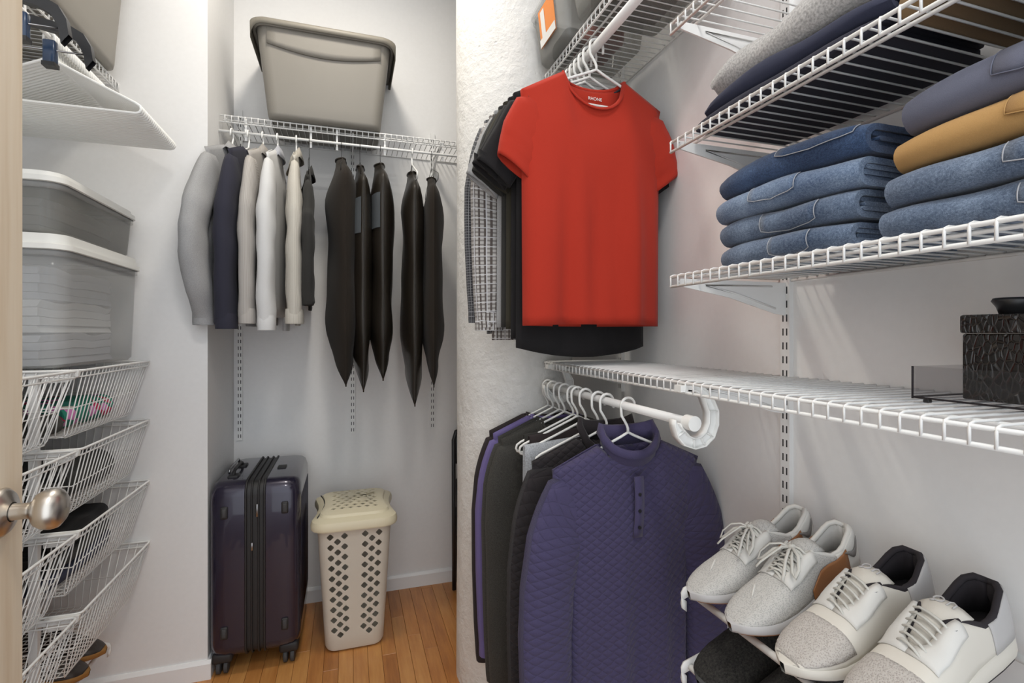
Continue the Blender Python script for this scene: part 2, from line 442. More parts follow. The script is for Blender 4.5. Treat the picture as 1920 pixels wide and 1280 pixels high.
baseboard('baseboard_back', (XA, YB, 0), (XR, YB, 0), (0, -1, 0))
baseboard('baseboard_end', (XL, YE, 0), (XA+0.014, YE, 0), (0, -1, 0))
baseboard('baseboard_alcove', (XA, YE, 0), (XA, YB, 0), (1, 0, 0))
baseboard('baseboard_right', (XR, Y0, 0), (XR, YB, 0), (-1, 0, 0))
# round plastered column
CX, CY, CR = 0.632, 1.930, 0.229
m = MB(); rows = []
rc = random.Random(5)
for i in range(60):
    z = ZC*i/59; row = []
    for k in range(96):
        a = 2*PI*k/96
        r = CR+0.0016*math.sin(3*a+z*2.1)+0.0012*math.sin(7*a-z*5)+rc.uniform(-0.0005, 0.0005)
        row.append((CX+r*math.cos(a), CY+r*math.sin(a), z))
    rows.append(row)
m.grid(rows, cv=True)
struct(m.build('column', 'plaster'), 'round rough plastered column between alcove and right wall')

# door: a leaf standing open beside the camera, with a knob
XD = -0.475
d1 = struct(MB().rbox((0, -0.40, 1.02), (0.036, 0.80, 2.02), 0.003, 1).build('door_1', 'pale_wood', smooth=False), 'pale unpainted wooden door standing open at the left edge')
d1.location = (XD-0.018, 0.972, 0.01)
M = Matrix.Rotation(PI/2, 4, 'Y')
kn = MB().lathe([(0.001, 0.0), (0.034, 0.0), (0.035, 0.004), (0.030, 0.010), (0.018, 0.014), (0.014, 0.016)], (0.018, -0.058, 1.07), 32, M).build('rosette', 'nickel', d1, label='satin nickel door knob rosette')
MB().lathe([(0.0125, 0.0), (0.0115, 0.012), (0.0115, 0.022), (0.015, 0.028), (0.024, 0.033), (0.0285, 0.041), (0.0295, 0.049), (0.0275, 0.057), (0.020, 0.063), (0.010, 0.066), (0.0005, 0.0665)], (0.031, -0.058, 1.07), 32, M).build('knob', 'nickel', d1, label='satin nickel round door knob')

# ------------------------------------------------------------------ ventilated wire shelves
def wire_shelf(label, loc, rz, L, D=0.305, drop=0.0203, r1=0.0019, r2=0.0032, step=0.0254, group='ventilated wire shelves'):
    t = thing('wire_shelf', label, 'shelf', loc, rz, group)
    w = MB(); n = int(L/step)
    for i in range(n+1):
        x = min(L-0.004, 0.004+i*step)
        w.tube([(x, 0.004, 0.0045), (x, D-0.006, 0.0045), (x, D+0.0005, 0.002), (x, D+0.0015, -0.004), (x, D+0.0015, -drop-0.001)], r1, 6)
    w.build('deck_wires', 'white_metal', t, kind='stuff')
    MB().tube([(0, D-0.001, 0), (L, D-0.001, 0)], r2, 8).build('front_rail', 'white_metal', t)
    MB().tube([(0, D-0.001, -drop), (L, D-0.001, -drop)], r2, 8).build('lip_rail', 'white_metal', t)
    MB().tube([(0.02, D-0.05, -0.0005), (L, D-0.05, -0.0005)], r2, 8).build('support_rail', 'white_metal', t)
    MB().tube([(0, 0.006, -0.0005), (L, 0.006, -0.0005)], r2, 8).build('back_rail', 'white_metal', t)
    return t
def bracket(label, loc, rz, D=0.285, h=0.078, group='shelf brackets'):
    # local x = away from the wall
    t = thing('shelf_bracket', label, 'bracket', loc, rz, group)
    prof = [(0, -0.002), (D, -0.002), (D+0.006, -0.008), (D, -0.018), (D*0.55, -0.040), (0.03, -h+0.004), (0.0, -h)]
    MB().prism(prof, -0.002, 0.002, 'y').build('plate', 'white_metal', t, smooth=False)
    for s in (-1, 1):
        MB().tube([(0.03, s*0.0025, -h+0.016), (D*0.5, s*0.0025, -0.030), (D*0.78, s*0.0025, -0.014), (0.04, s*0.0025, -0.012)], 0.0022, 6).build('pressed_rib', 'white_metal', t)
    return t
def standard(label, loc, rz, z0, z1, group='slotted wall standards'):
    # local x = out of the wall, y = width
    t = thing('wall_standard', label, 'wall standard', (loc[0], loc[1], z0), rz, group)
    m = MB(); H = z1-z0
    prof = [(0, -0.0125), (0.012, -0.0125), (0.012, 0.0125), (0, 0.0125)]
    m.prism(prof, 0, H, 'z').build('channel', 'white_metal', t, smooth=False)
    s = MB(); z = 0.02
    while z < H-0.02:
        for yy in (-0.0052, 0.0052): s.box((0.0119, yy, z), (0.0006, 0.0034, 0.0165))  # no holes cut: thin dark boxes paint the shade of each slot
        z += 0.0322
    s.build('slot_shade_boxes', 'slot_shade', t, smooth=False, kind='stuff')
    return t
R90 = PI/2
ZA, ZB, ZCs, ZD, ZE = 1.752, 1.4585, 1.232, 2.257, 2.010
YN = -0.15
wire_shelf('white wire shelf holding grey sweatshirt and folded dark trousers', (XR, YN, ZA), R90, 0.95-YN)
wire_shelf('white wire shelf holding the stacks of folded jeans', (XR, YN, ZB), R90, 0.95-YN)
wire_shelf('long white wire shelf carrying the crocodile box, rod below', (XR, YN, ZCs), R90, 1.698-YN)
wire_shelf('high white wire shelf above the red shirt, clear bins on it', (XR, 0.965, ZD), R90, 0.735, drop=0.027)
wire_shelf('topmost right white wire shelf, empty, cut by the frame', (XR, YN, ZE), R90, 0.95-YN)
wire_shelf('white wire shelf at top left under grey tote', (XL, YE-0.002, ZD), -R90, 1.05, D=0.315, drop=0.030)
wire_shelf('white wire shelf across the alcove under the grey tote', (0.955, YB, ZD), PI, 0.955-XA-0.003, D=0.298, drop=0.027)
for z, l in ((ZA, 'white metal bracket under the sweatshirt shelf'), (ZB, 'white metal bracket under the jeans shelf'), (ZCs, 'white metal bracket under the crocodile box shelf'), (ZE, 'white metal bracket under the topmost right shelf')):
    bracket(l, (XR-0.012, 0.925, z-0.003), PI)
bracket('white metal bracket under far end of the long lower shelf', (XR-0.012, 1.676, ZCs-0.003), PI)
bracket('white metal bracket under the clear bin shelf', (XR-0.012, 1.676, ZD-0.003), PI)
standard('long slotted standard on right wall beside the jeans', (XR, 0.925), PI, 0.45, 2.62)
standard('slotted standard on right wall beside the column', (XR, 1.676), PI, 1.12, 2.62)
for xx, l in ((-0.494, 'leftmost'), (0.020, 'middle'), (0.426, 'rightmost')):
    standard(l+' of three slotted standards on alcove back wall', (xx, YB), -R90, 0.826, 2.40)
    bracket(l+' of three grey brackets under the alcove shelf', (xx, YB-0.012, ZD-0.003), -R90, D=0.272)

# ------------------------------------------------------------------ rods
def rod(label, p0, p1, r, capr=None, group='closet rods'):
    t = thing('closet_rod', label, 'rod', p0, 0, group)
    d = Vector(p1)-Vector(p0)
    MB().tube([(0, 0, 0), tuple(d)], r, 16).build('pole', 'white_metal', t)
    if capr:
        u = d.normalized(); MB().tube([tuple(-u*0.012), tuple(u*0.014)], capr, 24).build('end_cap', 'white_plastic', t, smooth='auto')
    return t
RXC, RZC = 0.675, 1.151
rod('white rod with round end cap under the long lower shelf', (RXC, 0.885, RZC), (RXC, 1.712, RZC), 0.0105, 0.0158)
RXD, RZD = 0.700, 2.188
rod('thick white rod above the red shirt', (RXD, 0.975, RZD), (RXD, 1.703, RZD), 0.0135)
RYA, RZA = 2.412, 2.190
ra = rod('thin white rod across the alcove for jackets and garment bags', (XA+0.001, RYA, RZA), (0.955, RYA, RZA), 0.0058)
for xx in (0.10, 0.36, 0.47, 0.68, 0.95):
    MB().box((xx, 0.012, 0.022), (0.009, 0.002, 0.10)).build('hanging_strap', 'white_metal', ra, smooth=False)
RXL, RZL = -0.820, 2.190
rl = rod('thin white rod for spare hangers at top left', (RXL, YE-0.002, RZL), (RXL, 1.22, RZL), 0.0058)
for yy in (-0.02, -0.55, -0.98): MB().box((0.0, yy, 0.026), (0.002, 0.009, 0.075)).build('hanging_strap', 'white_metal', rl, smooth=False)
def jhook(label, y):
    t = thing('rod_hook', label, 'rod hook', (RXC, y, RZC), 0, 'rod hooks under the long lower shelf')
    out = [(0.000, 0.078), (0.030, 0.076), (0.058, 0.058), (0.077, 0.020), (0.077, -0.010), (0.066, -0.036), (0.045, -0.053), (0.018, -0.057), (-0.008, -0.048), (-0.024, -0.030), (-0.031, -0.006), (-0.030, 0.006)]
    inn = [(0.000, 0.066), (0.022, 0.064), (0.042, 0.048), (0.054, 0.018), (0.054, -0.006), (0.046, -0.024), (0.034, -0.033), (0.018, -0.036), (0.004, -0.030), (-0.006, -0.020), (-0.013, -0.0125), (-0.020, -0.002)]
    k = len(out); m = MB()
    for y0, y1 in ((-0.002, 0.002),):
        m.add([(a, y0, b) for a, b in out]+[(a, y0, b) for a, b in inn]+[(a, y1, b) for a, b in out]+[(a, y1, b) for a, b in inn],
              [(i, i+1, k+i+1, k+i) for i in range(k-1)]+[(2*k+i, 3*k+i, 3*k+i+1, 2*k+i+1) for i in range(k-1)])
    m.build('web', 'white_plastic', t)
    for nm, path in (('outer_flange', out), ('inner_flange', inn)):
        f = MB(); f.grid([[(a, -0.011, b), (a, 0.011, b)] for a, b in path]); f.build(nm, 'white_plastic', t, solid=0.003)
    for i in (3, 5, 6, 7, 9):
        q = MB(); q.grid([[(out[i][0], -0.009, out[i][1]), (out[i][0], 0.009, out[i][1])], [(inn[i][0], -0.009, inn[i][1]), (inn[i][0], 0.009, inn[i][1])]])
        q.build('rib', 'white_plastic', t, solid=0.002)
    MB().box((-0.004, 0, 0.070), (0.03, 0.022, 0.014)).build('clip', 'white_plastic', t, smooth=False)
    return t
jhook('white plastic hook holding near end of the lower rod', 0.905)
jhook('white plastic hook holding the lower rod beside the column', 1.640)
for yy, l in ((1.02, 'near'), (1.66, 'far')):
    o = MB().tube([(0, 0, 0.058), (0.0, 0, 0.03), (0.019, 0, 0.012), (0.019, 0, -0.010), (0, 0, -0.018), (-0.019, 0, -0.010)], 0.004, 8).build('rod_hook', 'white_metal')
    o.location = (RXD, yy, RZD); tag(o, l+' white hook holding the thick upper rod', 'rod hook', 'rod hooks under the bin shelf')

# ------------------------------------------------------------------ hangers
def hanger_mesh(half=0.190, r=0.0037, hookr=0.020, drop=0.150, neck=0.070, name='plastic_hanger', mat='white_plastic', n=8):
    m = MB(); p = []
    h = hookr
    p += [(h*1.02, 0, -0.020), (h*1.05, 0, -0.006)]
    for k in range(9):
        a = k*PI/8; p.append((h*math.cos(a), 0, h*math.sin(a)*0.95))
    p += [(-h, 0, -0.012), (-h*0.95, 0, -0.026), (-h*0.5, 0, -0.040), (-0.003, 0, -0.052), (0, 0, -0.060), (0, 0, -neck)]
    m.tube(p, r, n)
    f = [(0, 0, -neck), (0.02, 0, -neck-0.010), (half*0.55, 0, -neck-(drop-neck)*0.58), (half-0.015, 0, -drop+0.004), (half-0.003, 0, -drop-0.004), (half, 0, -drop-0.014), (half-0.004, 0, -drop-0.023), (half-0.014, 0, -drop-0.027)]
    loop = f+[(-x, y, z) for x, y, z in f[::-1]][:-1]
    m.tube(loop, r, n, closed=True)
    o = m.build(name, mat); me = o.data; bpy.data.objects.remove(o, do_unlink=True)
    return me
HM = hanger_mesh(); HM_UP = hanger_mesh(hookr=0.0215, r=0.0040)
HM_THIN = hanger_mesh(hookr=0.013, r=0.0036, neck=0.062)
HM_WIRE = hanger_mesh(half=0.20, r=0.0013, hookr=0.011, drop=0.15, name='wire_hanger', mat='black_wire', n=6)
HM_LONG = hanger_mesh(half=0.225, hookr=0.013, r=0.0042, neck=0.06, drop=0.165)
def hanger(me, loc, rz, label, group, name='plastic_hanger', tilt=0):
    o = bpy.data.objects.new(name, me); C.objects.link(o); o.location = loc; o.rotation_euler = (0, tilt, rz)
    return tag(o, label, 'hanger', group)

# ------------------------------------------------------------------ garments on hangers
# local frame: origin on the rod's axis, x along the shoulders, -y towards the viewer, z up
def garment(name, label, cat, loc, rz, mat, group=None, top=-0.085, W=0.215, B=0.215, BH=0.22, L=0.70, nw=0.085, dip=0.075, bdip=0.018,
            sdrop=0.065, T=0.035, sleeve='short', slen=0.22, sw=0.095, cuff=None, collar='crew', collar_mat=None, folds=0.007, fk=3.0, seed=1,
            hemc=0.0, sl_out=0.06, sl_in=0.0, rib=None, sleeve_mat=None, m=30, n=26, flare=0.0, sl_y=0.0, sl_b=0.030, sides=(-1, 1), armd=0.20, swl=None, far_b=1.0):
    t = thing(name, label, cat, loc, rz, group); rg = random.Random(seed)
    ph = [rg.uniform(0, 6.28) for _ in range(6)]
    def ztop(x, d):
        ax = abs(x)
        if ax < nw: return top-d*math.sqrt(max(0, 1-(ax/nw)**2))
        return top-(ax-nw)/(W-nw)*sdrop
    def half(r):
        if r < 0.06: return W
        if r < 0.30: return lerp(W, B, sstep((r-0.06)/0.24))
        return lerp(B, BH, (r-0.30)/0.70)
    P = []; UV = []
    for i in range(m):
        r = (i/(m-1))**1.15; row = []; uvr = []
        for side in (0, 1):
            for j in range(n):
                s = -1+2*j/(n-1)
                if side: s = -s
                x0 = s*W; x = s*half(r); d = dip if side == 0 else bdip
                zt = ztop(x0, d); zb = top-L+hemc*(1-s*s)*(1 if side == 0 else -0.4)
                z = lerp(zt, zb, r)
                prof = math.sqrt(max(0, 1-abs(s)**2.4))
                bl = lerp(0.48, 1.0, sstep(r/0.22))
                y = T*prof*bl
                if r < 0.3: y = max(y, 0.0078*(1-abs(s)**10))
                if r == 0 and abs(x0) > nw: y = 0.006
                if i == 0 and abs(x0) <= nw: y = max(0.003, T*0.75*math.sqrt(max(0, 1-(x0/nw)**2))+0.003)
                A = folds*sstep((r-0.12)/0.6)*(1-abs(s)**4)
                w = A*(math.sin(fk*PI*s+ph[0]+r*1.3)+0.6*math.sin(fk*1.9*PI*s+ph[1]-r*0.8)+0.35*math.sin(fk*3.7*PI*s+ph[2]))
                fl = flare*r
                yy = (-y+w if side == 0 else y*0.7+w*0.4)-fl
                row.append((x, yy, z)); uvr.append((x+side*1.0, z))
        P.append(row); UV.append(uvr)
    g = MB(); g.grid(P, cv=True, uv=UV); body = g.build('body', mat, t, solid=0.0022)
    # neckline loop
    loop = [P[0][j] for j in range(n) if abs(-1+2*j/(n-1))*W <= nw*1.04]+[P[0][n+j] for j in range(n) if abs(1-2*j/(n-1))*W <= nw*1.04]
    if collar == 'crew':
        MB().tube(loop, 0.0062, 8, closed=True, sy=0.6).build('neckband', collar_mat or rib or mat, t)
    elif collar in ('shirt', 'mock', 'hood'):
        hgt, out = {'shirt': (0.034, 0.016), 'mock': (0.050, 0.010), 'hood': (0.03, 0.05)}[collar]
        c = Vector((0, 0, 0)); rows = [[], [], [], []]
        for p in loop:
            v = Vector((p[0], p[1], 0)); u = v.normalized() if v.length > 1e-4 else Vector((0, -1, 0))
            b = Vector(p)
            lift = hgt*(1.0 if p[1] > 0 else 0.75)
            rows[0].append(b); rows[1].append(b+Vector((0, 0, lift))-u*0.004)
            rows[2].append(b+Vector((0, 0, lift+0.003))+u*0.004)
            rows[3].append(b+Vector((0, 0, -0.006 if collar != 'mock' else lift*0.55))+u*out)
        MB().grid(rows, cv=True).build('collar', collar_mat or mat, t, solid=0.002)
    if collar == 'hood':
        rows = []
        for i in range(9):
            a = i/8*PI; rows.append([(nw*1.05*math.sin(a)*math.cos(b), 0.02+0.075*math.sin(b)*math.sin(a), top+0.005-0.12*(1-math.cos(a))*0.5) for b in [k*PI/10 for k in range(11)]])
        MB().grid(rows).build('hood', mat, t, solid=0.004)
    # sleeves
    if sleeve:
        for s in sides:
            k = 14; rows = []; uvs = []
            ax0, az0 = W-0.012, top-sdrop-0.008
            wS = swl if (swl and s < 0) else sw
            if sleeve == 'short':
                path = [(W-0.085, az0-0.075, 0.082), (W-0.040, az0-0.085, 0.088), (W-0.008, az0-0.135, 0.076), (W+sl_out*0.6, az0-slen*0.82, wS*0.72), (W+sl_out, az0-slen, wS*0.70)]
                dirs = [(1, -0.3), (0.8, -0.6), (0.62, -0.78), (0.58, -0.81), (0.58, -0.81)]
            else:
                e = slen*0.48
                path = [(W-0.075, az0-armd*0.40, armd*0.41), (W-0.038, az0-armd*0.42, armd*0.43), (W+sl_out*0.30-0.012, az0-0.16, wS*0.60), (W+sl_out*0.75, az0-e*0.72, wS*0.55), (W+sl_out, az0-e, wS*0.53),
                        (W+sl_out*0.98, az0-e-0.09, wS*0.52), (W+sl_out*0.9+sl_in*0.4, az0-slen*0.82, wS*0.47), (W+sl_out*0.85+sl_in, az0-slen*0.965, wS*0.41), (W+sl_out*0.85+sl_in, az0-slen, wS*0.38)]
                dirs = [(1, -0.3), (0.8, -0.6), (0.28, -0.96), (0.16, -0.98), (0.05, -1), (-0.03, -1), (-0.08, -1), (-0.04, -1), (0, -1)]
            # densify
            pts = []
            for a in range(len(path)-1):
                for q in range(4):
                    f = q/4; pts.append((lerp(path[a][0], path[a+1][0], f), lerp(path[a][1], path[a+1][1], f), lerp(path[a][2], path[a+1][2], f),
                                         lerp(dirs[a][0], dirs[a+1][0], f), lerp(dirs[a][1], dirs[a+1][1], f)))
            pts.append((*path[-1], *dirs[-1])); tot = len(pts)
            for q, (cx, cz, w, dx, dz) in enumerate(pts):
                l = math.hypot(dx, dz); dx /= l; dz /= l; f = q/(tot-1)
                nx, nz = -dz, dx
                if nx < 0: nx, nz = -nx, -nz
                b = lerp(0.020, sl_b, sstep(f*3))*(far_b if s < 0 else 1.0); row = []; ur = []
                for kk in range(k):
                    a = 2*PI*kk/k; ca, sa = math.cos(a), math.sin(a)
                    sq = abs(sa)**0.8*(1 if sa > 0 else -1)
                    wr = 1+0.08*math.sin(f*17+ph[3]+a*2)+0.06*math.sin(f*34+ph[4]-a)
                    row.append((s*(cx+nx*w*ca), sq*b*wr+sl_y*f, cz+nz*w*ca)); ur.append((kk/k*0.22+2*s, cz))
                rows.append(row); uvs.append(ur)
            last = rows[-1]; cxm = sum(p[0] for p in last)/k; cym = sum(p[1] for p in last)/k
            rows.append([(cxm+(p[0]-cxm)*0.90, cym+(p[1]-cym)*0.86, p[2]+0.001) for p in last]); uvs.append(uvs[-1])
            rows.append([(cxm+(p[0]-cxm)*0.88, cym+(p[1]-cym)*0.80, p[2]+0.03) for p in last]); uvs.append(uvs[-1])
            sg = MB(); sg.grid(rows, cv=True, uv=uvs); so = sg.build('sleeve', sleeve_mat or mat, t)
            if cuff:
                cl = []
                for z0, gr in ((0.000, 1.08), (0.010, 1.10), (0.045, 1.10), (0.058, 1.04)):
                    cl.append([(cxm+(p[0]-cxm)*gr, cym+(p[1]-cym)*gr, p[2]-0.002+z0) for p in last])
                MB().grid(cl, cv=True, uv=[[(0.02*q, 0.02*z) for q in range(k)] for z in range(4)]).build('cuff', cuff, so)
    return t
def buttons(t, pts, mat='black_plastic', r=0.0045):
    for p in pts:
        MB().tube([p, (p[0], p[1]-0.003, p[2])], r, 10).build('button', mat, t, smooth='auto')

# ---- upper right rod: T-shirts and plaid shirts
G = 'shirts on the thick upper rod'; GH = 'white hangers on the thick upper rod'
red = garment('t_shirt', 'red short sleeved crew neck T-shirt hanging in front', 't-shirt', (0.690, 1.355, RZD), 0.02, 'red_jersey', G, top=-0.095, W=0.228, B=0.226, BH=0.223, L=0.735,
    nw=0.098, dip=0.105, bdip=0.028, sdrop=0.072, T=0.040, slen=0.215, sw=0.088, sl_out=0.020, sl_b=0.024, collar_mat='red_jersey', folds=0.017, fk=1.5, seed=4, armd=0.21, hemc=0.004)
MB().tube([(x, 0.031*math.sqrt(max(0, 1-(x/0.098)**2))-0.002, -0.106-0.028*math.sqrt(max(0, 1-(x/0.098)**2))) for x in [0.094*k/8 for k in range(-8, 9)]], 0.0055, 6, sy=0.5).build('neck_tape', 'taping', red, label='dark tape inside the neck')
for sg in (-1, 1):
    MB().tube([(sg*(0.205+0.008*math.sin(q/9*PI)), -0.0085-0.011*sstep(q/6), -0.165-0.155*q/9) for q in range(10)], 0.0011, 5).build('armhole_seam', 'stitch_dark', red)
text_part('RHONE', 0.0135, 'print_white', red, Matrix.Translation((0.010, 0.008, -0.158)) @ Matrix.Rotation(PI/2, 4, 'X'))
ups = [('t_shirt', 'black T-shirt directly behind the red one, hem showing below', 'black_cotton', 1.400, dict(L=0.80, folds=0.005, hemc=-0.03, seed=9)),
       ('t_shirt', 'black T-shirt with small pale hem tag behind the red one', 'black_cotton', 1.433, dict(L=0.775, folds=0.004, seed=12)),
       ('t_shirt', 'dark olive T-shirt with drooping sleeve left of the red one', 'olive_black', 1.466, dict(L=0.745, seed=14, sl_out=0.035)),
       ('t_shirt', 'dark charcoal T-shirt between olive and heather grey shirts', 'charcoal', 1.499, dict(L=0.74, seed=19, sl_out=0.035)),
       ('t_shirt', 'heather grey T-shirt in front of the plaid shirts', 'heather_grey', 1.532, dict(L=0.74, seed=23, sl_out=0.04)),
       ('plaid_shirt', 'brown and white plaid shirt with long cuffed sleeve', 'plaid_brown', 1.570, dict(L=0.78, sleeve='long', slen=0.675, sw=0.115, sl_out=0.0, cuff='plaid_brown', collar='shirt', seed=27, sl_b=0.022)),
       ('plaid_shirt', 'dark small check shirt nearest the column', 'plaid_dark', 1.612, dict(L=0.76, sleeve='long', slen=0.65, sw=0.11, sl_out=0.010, cuff='plaid_dark', collar='shirt', seed=31, sl_b=0.018))]
for k, (nm, lb, mt, yy, kw) in enumerate(ups):
    d = dict(top=-0.093, W=0.222, B=0.212, BH=0.214, nw=0.085, T=0.014, sl_b=0.018, folds=0.004, sw=0.088, slen=0.23, armd=0.21); d.update(kw)
    g = garment(nm, lb, 'shirt' if 'plaid' in nm else 't-shirt', (0.676-0.005*k, yy, RZD), 0.02, mt, G, **d)
    if k == 1: MB().box((0.145, -0.024, -0.862), (0.022, 0.001, 0.009)).build('hem_tag', 'print_white', g, smooth=False)
hl = ['white hanger inside the red T-shirt', 'white hanger of the black T-shirt next to the red one', 'white hanger of the second black T-shirt', 'white hanger of the dark olive T-shirt', 'white hanger of the dark charcoal T-shirt', 'white hanger of the heather grey T-shirt', 'white hanger of the brown plaid shirt', 'white hanger of the dark check shirt']
for k, yy in enumerate((1.355, 1.400, 1.433, 1.466, 1.499, 1.532, 1.570, 1.612)):
    hanger(HM_UP, (RXD, yy, RZD), 0.02, hl[k], GH)

# ---- lower right rod: pullovers
G = 'pullovers on the lower rod'; GH = 'white hangers on the lower rod'
LY = (1.676, 1.63, 1.575, 1.53, 1.464, 1.433, 1.376, 1.296, 1.246, 1.155)
base = dict(top=-0.090, sdrop=0.058, W=0.215, B=0.190, BH=0.190, L=0.84, nw=0.080, T=0.022, sleeve='long', slen=0.77, sw=0.112, sl_out=0.004, sl_b=0.024)
low = [('sweater', 'near black long sleeved top at the column end of lower rod', 'espresso', 0, {}),
       ('sweatshirt', 'purple sweatshirt with ribbed cuff on lower rod', 'purple', 1, dict(cuff='purple', slen=0.72)),
       ('sweater', 'dark charcoal knit with soft shoulder next to purple sweatshirt', 'charcoal_heather', 2, dict(sl_out=-0.004)),
       ('sweater', 'second charcoal knit, in front of the first one', 'charcoal_heather', 3, dict(sl_out=-0.008)),
       ('trousers', '', None, 4, {}), ('trousers', '', None, 5, {}), ('trousers', '', None, 6, {}),
       ('pullover', 'black quilted pullover behind the navy quilted one', 'quilt_black', 8, dict(collar='mock', W=0.220, sl_out=0.012, L=0.84)),
       ('pullover', 'navy quilted pullover with buttoned placket at front of lower rod', 'quilt_navy', 9, dict(collar='mock', W=0.215, B=0.180, BH=0.176, L=0.84, T=0.045, sw=0.130, sl_out=0.026, sl_y=-0.022, slen=0.80, nw=0.082, dip=0.060, sl_b=0.034, folds=0.008))]
for nm, lb, mt, hi, kw in low:
    if mt is None: continue
    d = dict(base); d.update(kw); d['seed'] = 40+hi
    g = garment(nm, lb, nm, (RXC+(0.014 if hi == 9 else 0.0), LY[hi], RZC), 0.04 if hi == 9 else 0.015*(hi % 3), mt, G, **d)
    if hi == 9:
        pl = MB(); rows = []
        for i in range(10):
            z = -0.172-0.15*i/9; rows.append([(0.0+q*0.013-0.006*i/9, -0.046-0.006*math.sin(i/9*PI)-0.004*i/9, z) for q in (-1, 1)])
        pl.grid(rows, uv=[[(0, 0)]*2]*10).build('placket', 'quilt_navy', g, solid=0.003)
        buttons(g, [(-0.002, -0.052, -0.215), (-0.004, -0.055, -0.255), (-0.006, -0.057, -0.295)])
        text_part('RHONE', 0.012, 'print_white', g, Matrix.Translation((-0.012, 0.008, -0.128)) @ Matrix.Rotation(PI/2, 4, 'X'))
# trousers / knits folded over the bare hangers
def draped(name, label, mat, loc, rz, x0, x1, zt, zb, th=0.016, seed=1, group=None, cat='trousers'):
    t = thing(name, label, cat, loc, rz, group); rg = random.Random(seed); a, b = rg.uniform(0, 6), rg.uniform(0, 6)
    P = []; UV = []
    for i in range(15):
        x = lerp(x0, x1, i/14); zz = zt+0.085*(x-x0)*(1 if x1 > 0 else 1); row = []; ur = []
        for k in range(23):
            q = k/22*2-1
            if abs(q) < 0.12: y = th*q/0.12*0.5; z = zz+0.006*(1-(q/0.12)**2)
            else:
                s = (abs(q)-0.12)/0.88; z = lerp(zz, zb, s); y = (1 if q > 0 else -1)*th*(0.5+0.35*s)+0.005*s*math.sin(x*30+a+s*3)
            row.append((x, y, z)); ur.append((x, z*(1 if q > 0 else -1)))
        P.append(row); UV.append(ur)
    MB().grid(P, uv=UV).build('cloth', mat, t, solid=0.003); return t
draped('draped_knit', 'charcoal garment draped over a bare hanger, fifth on lower rod', 'charcoal', (RXC, LY[4], RZC), 0, -0.165, 0.10, -0.130, -0.62, seed=2, group=G, cat='sweater')
draped('draped_knit', 'dark brown garment draped over a bare hanger, sixth on lower rod', 'espresso', (RXC, LY[5], RZC), 0, -0.160, 0.10, -0.128, -0.64, seed=3, group=G, cat='sweater')
draped('draped_knit', 'light grey cable knit draped over a hanger on lower rod', 'light_knit', (RXC, LY[6], RZC), 0, -0.195, 0.10, -0.142, -0.52, seed=4, group=G, cat='sweater')
draped('draped_knit', 'dark garment on hanger just behind the black quilted pullover', 'espresso', (RXC, LY[7], RZC), 0, -0.14, 0.14, -0.15, -0.66, seed=6, group=G, cat='sweater')
ol = ['tenth', 'ninth', 'eighth', 'seventh', 'sixth', 'fifth', 'fourth', 'third', 'second', 'first']
for k, yy in enumerate(LY):
    hanger(HM, (RXC+(0.012 if k == 9 else 0), yy, RZC), 0.03 if k == 9 else 0, 'white hanger on lower rod, %s from the front' % ol[k], GH)

# ---- alcove rod: shirts and jackets seen edge on
G = 'clothes on the alcove rod'; GH = 'white hangers on the alcove rod'
ab = dict(top=-0.082, sdrop=0.060, W=0.215, B=0.205, BH=0.21, L=0.66, nw=0.075, T=0.030, sleeve='long', slen=0.665, sw=0.125, sl_out=0.030, sl_b=0.034, folds=0.006, m=24, n=20, far_b=0.35)
alc = [('hoodie', 'heather grey hoodie bulging past the wall corner', 'heather_grey', -0.470, -0.22, dict(collar='hood', cuff='heather_grey', sw=0.135, sl_out=0.088, sl_b=0.038, sl_in=-0.085, slen=0.67)),
       ('sweatshirt', 'black navy sweatshirt next to the grey hoodie', 'navy_knit', -0.407, -0.14, dict(cuff='navy_knit', sl_b=0.036, sl_out=0.035, slen=0.685)),
       ('dress_shirt', 'greige striped shirt on alcove rod', 'stripe_greige', -0.352, -0.07, dict(collar='shirt', cuff='stripe_greige', sl_b=0.028, L=0.70)),
       ('dress_shirt', 'plain white shirt with raised pale collar on alcove rod', 'white_cotton', -0.294, -0.04, dict(collar='shirt', cuff='white_cotton', collar_mat='blue_grey_cotton', sl_b=0.032, slen=0.69, L=0.70)),
       ('dress_shirt', 'cream fine striped shirt beside the black jacket', 'stripe_cream', -0.218, 0.06, dict(collar='shirt', cuff='stripe_cream', sl_b=0.030, L=0.71)),
       ('jacket', 'black jacket on a thin wire hanger in alcove', 'charcoal', -0.165, 0.05, dict(top=-0.155, collar='shirt', sl_b=0.024, slen=0.52, L=0.56, T=0.022))]
for k, (nm, lb, mt, xx, dr, kw) in enumerate(alc):
    d = dict(ab); d.update(kw); d['seed'] = 60+k
    garment(nm, lb, {'dress_shirt': 'shirt'}.get(nm, nm), (xx, RYA-0.004, RZA), -R90+dr, mt, G, **d)
    if k < 5: hanger(HM_THIN, (xx, RYA, RZA), -R90+dr, 'white hanger inside the '+lb.split(' on ')[0].split(' beside')[0].split(' bulging')[0].split(' next')[0], GH)
    else: hanger(HM_WIRE, (xx, RYA, RZA), -R90+dr, 'thin dark wire hanger inside the black jacket', 'wire hangers on the alcove rod', 'wire_hanger')
